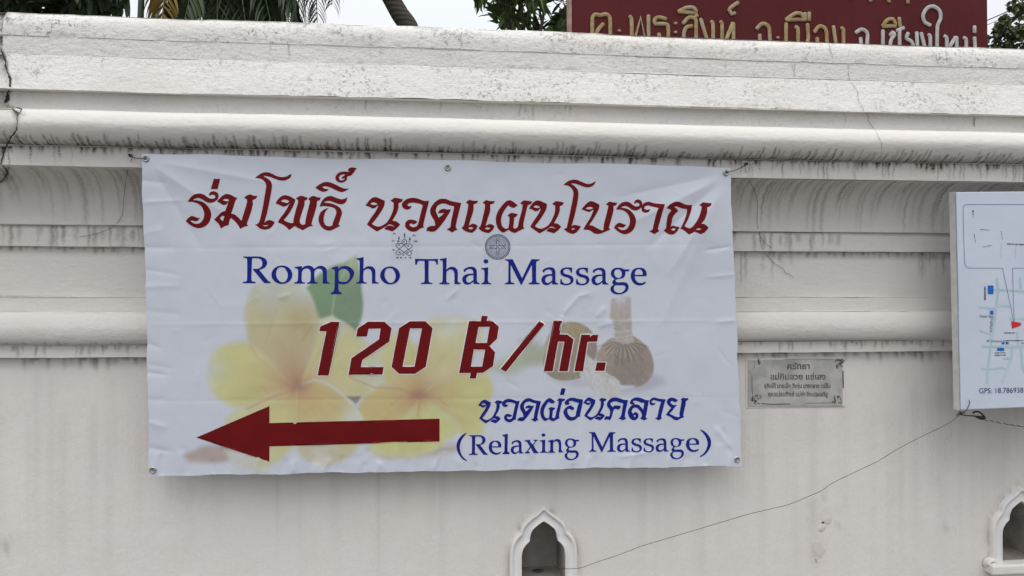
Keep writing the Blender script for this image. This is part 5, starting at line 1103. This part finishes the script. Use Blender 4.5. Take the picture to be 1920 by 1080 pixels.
D_ = 30                                               # strokes run on below the wall line
gold7 = [
    [a7((232, 430), (232, 160), (255, 125), (300, 132)), a7((300, 132), (350, 122), (382, 155), (385, 430)), a7((300, 420), (262, 340), (275, 265), (325, 205))], [a7((462, 262), (462, 264))],
    [a7((552, 140), (566, 160), (572, 430), (645, 150), (700, 430), (712, 400), (712, 135))], [a7((860, 162), (800, 148), (765, 168), (768, 205), (850, 205), (880, 222), (880, 430)), a7((800, 290), (830, 430))],
    [a7((945, 198), (945, 202))], [a7((945, 275), (945, 279))], [a7((1010, 200), (1060, 150), (1110, 160), (1120, 200), (1120, 430)), a7((1030, 420), (1015, 300), (1035, 238), (1085, 222)), a7((1105, 155), (1130, 130))], [a7((972, 98), (1040, 66), (1100, 68), (1128, 112), (972, 100))],
    [a7((1160, 165), (1240, 430)), a7((1250, 185), (1265, 200), (1265, 430))], [a7((1330, 185), (1342, 205), (1342, 430), (1436, 195), (1440, 210), (1440, 430))], [a7((1480, 22), (1440, 48), (1402, 80), (1425, 122), (1452, 112))],
    [a7((1640, 245), (1690, 202), (1740, 228), (1752, 310), (1752, 430)), a7((1665, 300), (1672, 430))], [a7((1822, 322), (1822, 326))]]
for g_ in gold7: letter(g_, M_GOLD, W)
gold8 = [[a8((57, 185), (57, 400))], [a8((132, 210), (150, 225), (150, 400), (225, 330), (225, 190))], [a8((58, 152), (130, 106), (180, 110), (196, 152), (58, 155)), a8((206, 104), (206, 158)), a8((238, 100), (238, 158))],
    [a8((280, 250), (318, 206), (365, 226), (376, 300), (376, 400)), a8((300, 300), (310, 400))], [a8((428, 208), (455, 400)), a8((492, 218), (506, 235), (506, 400))],
    [a8((815, 203), (850, 156), (895, 152), (918, 202), (815, 206)), a8((942, 142), (950, 205))]]
for g_ in gold8: letter(g_, M_GOLD, W)
grey8 = [[a8((605, 255), (648, 230), (692, 258), (692, 330), (690, 400)), a8((640, 300), (650, 400))], [a8((670, 385), (670, 389))], [a8((815, 240), (815, 400))], [a8((872, 275), (895, 250), (905, 275), (880, 310), (865, 400)), a8((945, 235), (945, 400)), a8((925, 240), (978, 218))],
    [a8((1012, 260), (1000, 300), (1042, 330), (1060, 400)), a8((1080, 255), (1086, 400))], [a8((1115, 260), (1150, 400)), a8((1172, 272), (1185, 285), (1185, 400))],
    [a8((1185, 198), (1142, 172), (1130, 118), (1162, 64), (1210, 50), (1258, 84), (1266, 145), (1242, 205), (1238, 400))], [a8((1298, 282), (1314, 300), (1314, 400), (1385, 290), (1392, 300), (1392, 400))], [a8((1450, 295), (1466, 310), (1466, 420), (1532, 400), (1532, 295))], [a8((1532, 208), (1532, 252))]]
for g_ in grey8: letter(g_, M_LGREY, W)
for x, yb in ((568, -2), (718, 14), (862, 20), (1010, 30)): letter([a8((x, yb - 8), (x, yb - 150))], M_GOLD, W)

# ================================================================== TREES
def leaf_mat(name, a, b, trans=.12):
    k = NB(name); oi = k.attr('tone'); n = k.noise(5, 3)
    k.color(k.mix(oi, a, b)); m = k.done(.55, .35)
    return m
M_MANGO = leaf_mat('mango_leaf', (0.040, 0.070, 0.026), (0.13, 0.20, 0.06)); M_BODHI = leaf_mat('small_leaf', (0.055, 0.080, 0.040), (0.15, 0.19, 0.085)); M_PALM = leaf_mat('palm_leaf', (0.030, 0.050, 0.026), (0.13, 0.17, 0.085)); M_DENSE = leaf_mat('dense_leaf', (0.018, 0.034, 0.015), (0.065, 0.10, 0.035))
M_DRY = leaf_mat('dry_leaf', (0.20, 0.12, 0.03), (0.34, 0.26, 0.08)); M_BARK = simple('bark', (0.085, 0.07, 0.058), .95, .1, 0, .35, 14, .8, 22)
k = NB('palm_bark'); wv = k.n('ShaderNodeTexWave', wave_type='BANDS', bands_direction='Z'); wv.inputs['Scale'].default_value = 5.2; wv.inputs['Distortion'].default_value = 3.0; k.l(k.n('ShaderNodeTexCoord').outputs['Object'], wv.inputs['Vector'])
k.color(k.mix(k.rng(wv.outputs[0], .2, .8), (0.06, 0.052, 0.045), (0.092, 0.08, 0.07))); k.bump(wv.outputs[0], .35, .01); M_PBARK = k.done(.95, .1)
def leaf_shape(l, w, seg=3, fold=.25):
    """lanceolate blade along +X, folded on its midrib, tip drooping"""
    V = [(0, 0, 0)]; F = []
    prof = {3: ((.22, .8), (.55, 1.0), (.82, .55)), 2: ((.35, 1.0), (.75, .7))}[seg]
    for t, ww in prof: V += [(l * t, -w * ww * .5, w * fold * ww - .10 * l * t * t), (l * t, 0, -.10 * l * t * t), (l * t, w * ww * .5, w * fold * ww - .10 * l * t * t)]
    V.append((l, 0, -.13 * l)); n = len(prof)
    F += [(0, 2, 1), (0, 3, 2)]
    for i in range(n - 1):
        a = 1 + 3 * i; F += [(a, a + 1, a + 4), (a, a + 4, a + 3), (a + 1, a + 2, a + 5), (a + 1, a + 5, a + 4)]
    a = 1 + 3 * (n - 1); F += [(a, a + 1, len(V) - 1), (a + 1, a + 2, len(V) - 1)]
    return np.array(V, float), np.array(F)
def frame(d, up=(0, 0, 1), roll=0.0):
    d = np.array(d, float); d /= np.linalg.norm(d) + 1e-9; s = np.cross(up, d); n = np.linalg.norm(s)
    s = s / n if n > 1e-5 else np.array((0, 1, 0)); u = np.cross(d, s); c, q = math.cos(roll), math.sin(roll)
    return np.stack([d, s * c + u * q, -s * q + u * c])
class Leaves:
    def __init__(s, shape): s.V0, s.F0 = shape; s.V, s.F, s.T, s.n = [], [], [], 0
    def add(s, p, d, scale, tone, roll=0.0):
        s.V.append(np.array(p) + s.V0 * scale @ frame(d, roll=roll)); s.F.append(s.F0 + s.n); s.T.append(np.full(len(s.V0), tone)); s.n += len(s.V0)
    def build(s, name, mat, parent): return np_mesh(name, np.concatenate(s.V), np.concatenate(s.F), mat, parent, True, {'tone': np.concatenate(s.T)})
def limb(pts, r0, r1): n = len(pts); return tube_data(smooth3(pts, 4), list(np.linspace(r0, r1, (n - 1) * 4 + 1)), 8)
def rosette_tree(name, label, base, crown_c, crown_r, n_ros, leaf, mat, seed, trunk_r, per=(9, 14), clump=None, twig=.2, bright=.06, dens=None):
    """tree whose twigs end in whorls of long leaves"""
    r = np.random.RandomState(seed); cc = np.array(crown_c); cr = np.array(crown_r)
    root = tag(empty(name, base), label, 'tree'); lv = Leaves(leaf_shape(*leaf)); wood = []
    b0 = np.array(base); fork = b0 * .35 + np.array((cc[0], cc[1], cc[2] - cr[2] * .9)) * .65
    wood.append(limb([b0, b0 * .6 + fork * .4 + r.uniform(-.08, .08, 3), fork], trunk_r, trunk_r * .7)); mains = []
    for i in range(7):
        a = i * 2 * math.pi / 7 + r.uniform(-.3, .3); e = cc + cr * np.array((math.cos(a) * .55, math.sin(a) * .55, r.uniform(-.35, .45)))
        wood.append(limb([fork, fork * .5 + e * .5 + r.uniform(-.12, .12, 3), e], trunk_r * .5, trunk_r * .16)); mains.append(e)
    for i in range(n_ros):
        v = r.normal(size=3); v /= np.linalg.norm(v); p = cc + cr * v * r.uniform(.45, 1.0) ** .6
        m_ = min(mains, key=lambda q: np.linalg.norm(q - p)); mid = (m_ + p) / 2 + np.array((0, 0, -.05))
        if i % 2 == 0: wood.append(tube_data([m_, mid, p], [trunk_r * .1, trunk_r * .08, trunk_r * .05], 5))
        out = (p - cc) / cr; out = out / (np.linalg.norm(out) + 1e-9) + np.array((0, 0, .25)); tone0 = np.clip(r.beta(1.5, 3.2) + (.55 if r.rand() < bright else 0), 0, 1)
        for j in range(r.randint(*per)):
            a = r.uniform(0, 2 * math.pi); el = r.uniform(-.9, .5); fr_ = frame(out, roll=a)
            d = fr_[0] * math.sin(max(el, -.2)) * .7 + fr_[1] * math.cos(el) + np.array((0, 0, -.55 * r.rand()))
            lv.add(p - out * r.uniform(0, twig) * .6, d, r.uniform(.65, 1.12), np.clip(tone0 + r.uniform(-.12, .12), 0, 1), r.uniform(-.7, .7))
    V, F = join_data(wood); mesh_obj('trunk', V, F, M_BARK, root, True); lv.build('crown', mat, root); return root
# mango tree beside the signboard
c = on_plane(1015, -40, 4.3); rosette_tree('mango_tree', 'leafy mango tree with long drooping leaves left of the red signboard', (c[0] + .1, 4.3, -.13), (c[0], 4.3, c[2]), (.70, .7, .66), 135, (.20, .046, 3), M_MANGO, 5, .06, per=(8, 12), bright=.16)
# dense dark tree at the far left
c = on_plane(60, -60, 3.6); rosette_tree('dense_tree', 'dense dark evergreen tree above the left end of the wall', (c[0] - .2, 3.6, -.13), (c[0] - .15, 3.6, c[2]), (.85, .8, .66), 420, (.17, .05, 3), M_DENSE, 8, .13, per=(9, 14), bright=.02)
c = on_plane(440, -75, 7.2); rosette_tree('dense_tree', 'dark leafy tree filling the gaps behind the drooping palm clump', (c[0], 7.2, -.13), (c[0], 7.2, c[2]), (.85, .6, .9), 560, (.22, .06, 3), M_DENSE, 18, .12, per=(8, 12), bright=.03)
# small-leaved tree at the right edge
def spray_tree(name, label, base, clumps, leaf, mat, seed, trunk_r, per):
    r = np.random.RandomState(seed); root = tag(empty(name, base), label, 'tree'); lv = Leaves(leaf_shape(*leaf)); wood = []; b0 = np.array(base); top = np.array(clumps[0][0]); fork = b0 + (top - b0) * .6
    wood.append(limb([b0, b0 * .5 + fork * .5 + np.array((.05, 0, 0)), fork], trunk_r, trunk_r * .6))
    for cpos, rad in clumps:
        cpos = np.array(cpos); wood.append(limb([fork, fork * .45 + cpos * .55 + r.uniform(-.06, .06, 3), cpos], trunk_r * .32, trunk_r * .07))
        for i in range(7):
            e = cpos + r.normal(size=3) * rad * .75; wood.append(tube_data([cpos, (cpos + e) / 2, e], [.004, .003, .0015], 4))
            for j in range(per):
                t = r.uniform(.1, 1.1); p = cpos * (1 - t) + e * t + r.normal(size=3) * rad * .16
                lv.add(p, r.normal(size=3) + np.array((0, 0, -.8)), r.uniform(.6, 1.2), np.clip(r.beta(1.6, 2.6), 0, 1), r.uniform(-1, 1))
    V, F = join_data(wood); mesh_obj('trunk', V, F, M_BARK, root, True); lv.build('crown', mat, root)
cl = []
for x, y, rd_ in ((1925, 52, .17), (1905, 62, .13), (1885, 58, .09), (1868, 62, .07), (1915, 80, .12), (1893, 84, .08), (1912, 10, .12), (1940, 20, .2), (1960, 70, .22), (1990, 40, .25), (1960, -20, .25), (1900, 40, .08), (1883, 36, .05), (2010, 90, .25)):
    cl.append((tuple(on_plane(x, y, 5.2) + np.array((0, (x % 7) * .05, 0))), rd_))
spray_tree('leafy_tree', 'small-leaved tree at the right edge above the wall', (cl[8][0][0] + .2, 5.3, -.13), [cl[8]] + cl, (.066, .052, 2), M_BODHI, 13, .05, 13)
# palms
def frond(root, pts, width, n_l, leaf_l, leaf_w, mat, seed, hang=.8, tone=(.2, .6), tip=.35):
    r = np.random.RandomState(seed); cur = smooth3(pts, 10); m = len(cur); Vs, Fs, Ts = [], [], []; nv = 0
    V, F = tube_data(cur, list(np.linspace(width, width * .18, m)), 6)
    V = np.array([tuple(q) for q in V]); tri = []
    for f in F:
        for i in range(1, len(f) - 1): tri.append((f[0], f[i], f[i + 1]))
    Vs.append(V); Fs.append(np.array(tri)); Ts.append(np.full(len(V), tone[1] * .8)); nv = len(V)
    for i in range(n_l):
        t = .12 + .88 * (i + r.uniform(-.2, .2)) / n_l; f = min(max(t, 0), .999) * (m - 1); j = int(f); p = cur[j] + (cur[min(j + 1, m - 1)] - cur[j]) * (f - j); tan = cur[min(j + 1, m - 1)] - cur[max(j - 1, 0)]; tan = tan / (np.linalg.norm(tan) + 1e-9)
        side = np.cross(tan, (0, 0, 1)); side = side / (np.linalg.norm(side) + 1e-9) if np.linalg.norm(side) > 1e-4 else np.array((0, 1, 0))
        for s in (-1, 1):
            ll = leaf_l * (math.sin(math.pi * min(1, .18 + .78 * t)) * .8 + .25) * r.uniform(.85, 1.12); d0 = side * s * .8 + tan * .7 + r.normal(size=3) * .08; d0 /= np.linalg.norm(d0)
            q = p.copy(); P_ = [q]; d = d0
            for kx in range(4):
                d = d + np.array((0, 0, -hang * (.22 + .2 * kx))); d = d / np.linalg.norm(d); q = q + d * ll / 4; P_.append(q)
            wd = np.cross(d0, (0, 0, 1)); wd = wd / (np.linalg.norm(wd) + 1e-9); wd = wd * .8 + tan * .4; tn = r.uniform(*tone)
            vv = []
            for kx, (q, ww) in enumerate(zip(P_, (.5, 1, .9, .6, .05))): vv += [q - wd * leaf_w * .5 * ww, q + wd * leaf_w * .5 * ww]
            ff = []
            for kx in range(4): a = 2 * kx; ff += [(a, a + 1, a + 3), (a, a + 3, a + 2)]
            Vs.append(np.array(vv)); Fs.append(np.array(ff) + nv); Ts.append(np.full(len(vv), tn)); nv += len(vv)
    return np_mesh('frond', np.concatenate(Vs), np.concatenate(Fs), mat, root, True, {'tone': np.concatenate(Ts)})
def palm(name, label, Y0, trunk_px, trunk_r, crown_px, fronds, seed, leaf_l=.55, leaf_w=.032, tone=(.15, .6)):
    tp = [on_plane(x, y, Y0) for x, y in trunk_px]; base = np.array((tp[0][0] + (tp[0][0] - tp[1][0]) * 1.2, Y0, -.13)); cr = on_plane(*crown_px, Y0)
    root = tag(empty(name, tuple(base)), label, 'palm'); path = smooth3([base, (base * .4 + tp[0] * .6)] + tp + [cr], 8)
    tube('trunk', path, list(np.linspace(trunk_r * 1.25, trunk_r * .9, len(path))), M_PBARK, root, 16)
    for i, (mx, my, ex, ey, dy, mat, tn) in enumerate(fronds):
        m_ = on_plane(mx, my, Y0 + dy * .5); e_ = on_plane(ex, ey, Y0 + dy); frond(root, [cr, (cr + m_) / 2 + np.array((0, 0, .06)), m_, e_], .022, 62, leaf_l, leaf_w, mat, seed + i, tone=tn)
    return root
t1, t2 = (.05, .42), (.2, .7)
palm('palm_tree', 'leaning palm with bare ringed trunk against the white sky', 6.5, [(768, 58), (749, 25), (728, -12), (690, -75)], .102, (620, -150),
     [(565, -110, 575, 60, -.3, M_PALM, t1), (590, -100, 596, 75, .2, M_PALM, t2), (630, -110, 622, 10, .4, M_PALM, t1), (655, -110, 650, -25, -.4, M_PALM, t1), (680, -115, 672, -40, .3, M_PALM, t1), (750, -175, 790, -30, .2, M_PALM, t1), (560, -150, 520, 40, .5, M_PALM, t1), (700, -220, 850, -170, 1.2, M_PALM, t2), (540, -230, 420, -190, 1, M_PALM, t2), (620, -260, 640, -300, 1.6, M_PALM, t2), (660, -200, 700, -120, -1.4, M_PALM, t2), (570, -130, 556, 70, .1, M_PALM, t1)], 40, .50, .030)
palm('palm_tree', 'dark drooping palm clump hanging behind the wall left of centre', 5.0, [(470, 60), (468, 10), (460, -60), (440, -110)], .045, (400, -160),
     [(330, -110, 295, 90, .1, M_PALM, t1), (365, -100, 340, 130, -.2, M_PALM, t2), (395, -100, 380, 140, .2, M_PALM, t1), (430, -100, 420, 150, -.3, M_PALM, t2), (460, -110, 460, 140, .3, M_PALM, t1), (490, -110, 500, 130, 0, M_PALM, t1), (520, -120, 540, 110, .4, M_PALM, t2), (420, -110, 440, 130, .6, M_PALM, t1), (350, -110, 315, 120, .5, M_PALM, t1), (300, -150, 250, -70, .3, M_PALM, t1), (385, -100, 360, 130, .9, M_PALM, t1), (455, -110, 480, 120, .9, M_PALM, t1), (520, -170, 600, -60, -.4, M_PALM, t2), (320, -110, 298, 95, -.40, M_DRY, (0, 1)), (480, -110, 520, 120, .5, M_PALM, t1), (430, -110, 400, 130, .7, M_PALM, t1), (500, -120, 550, 100, .8, M_PALM, t1), (380, -110, 330, 110, -.5, M_PALM, t1), (410, -100, 405, 150, -.45, M_PALM, t2), (440, -100, 475, 150, -.5, M_PALM, t1), (500, -130, 565, 60, -.2, M_PALM, t1), (360, -120, 300, 60, .3, M_PALM, t1), (470, -120, 530, 140, -.4, M_PALM, t1)], 80, .60, .050)
# bare lower stalks of the clump
pc = bpy.data.objects.get('palm_tree.001')
for x0, x1, w in ((268, 262, .030), (548, 552, .028), (532, 530, .024)):
    tube('stalk', [on_plane(x0, -60, 4.9), on_plane((x0 + x1) / 2, 0, 4.85), on_plane(x1, 70, 4.8), on_plane(x1 + 4, 260, 4.7)], w, M_PALM, pc, 8)

# ================================================================== POWER LINES
M_CABLE = simple('black_cable', (0.03, 0.03, 0.032), .6, .3)
for (x0, y0, x1, y1), r_, lb in (((1854, 37, 1901, 16.5), .011, 'thick black overhead cable, uppermost beside the signboard'), ((1855, 45, 1872, 37.5), .006, 'thin overhead cable just under the thick uppermost one'), ((1855, 88, 1876, 78), .009, 'black overhead cable lowest beside the signboard near the wall top')):
    a_ = on_plane(x0, y0, 12.0); b_ = on_plane(x1, y1, 11.4); d = (b_ - a_) / np.linalg.norm(b_ - a_)
    pp = [a_ - d * 3.2, a_, b_, b_ + d * 5.0]
    tag(tube('overhead_cable', [a_ + d * t + np.array((0, 0, .012 * (t / 2) ** 2)) for t in np.linspace(-3.2, 6, 24)], r_, M_CABLE, None, 6), lb, 'cable', 'overhead cables')
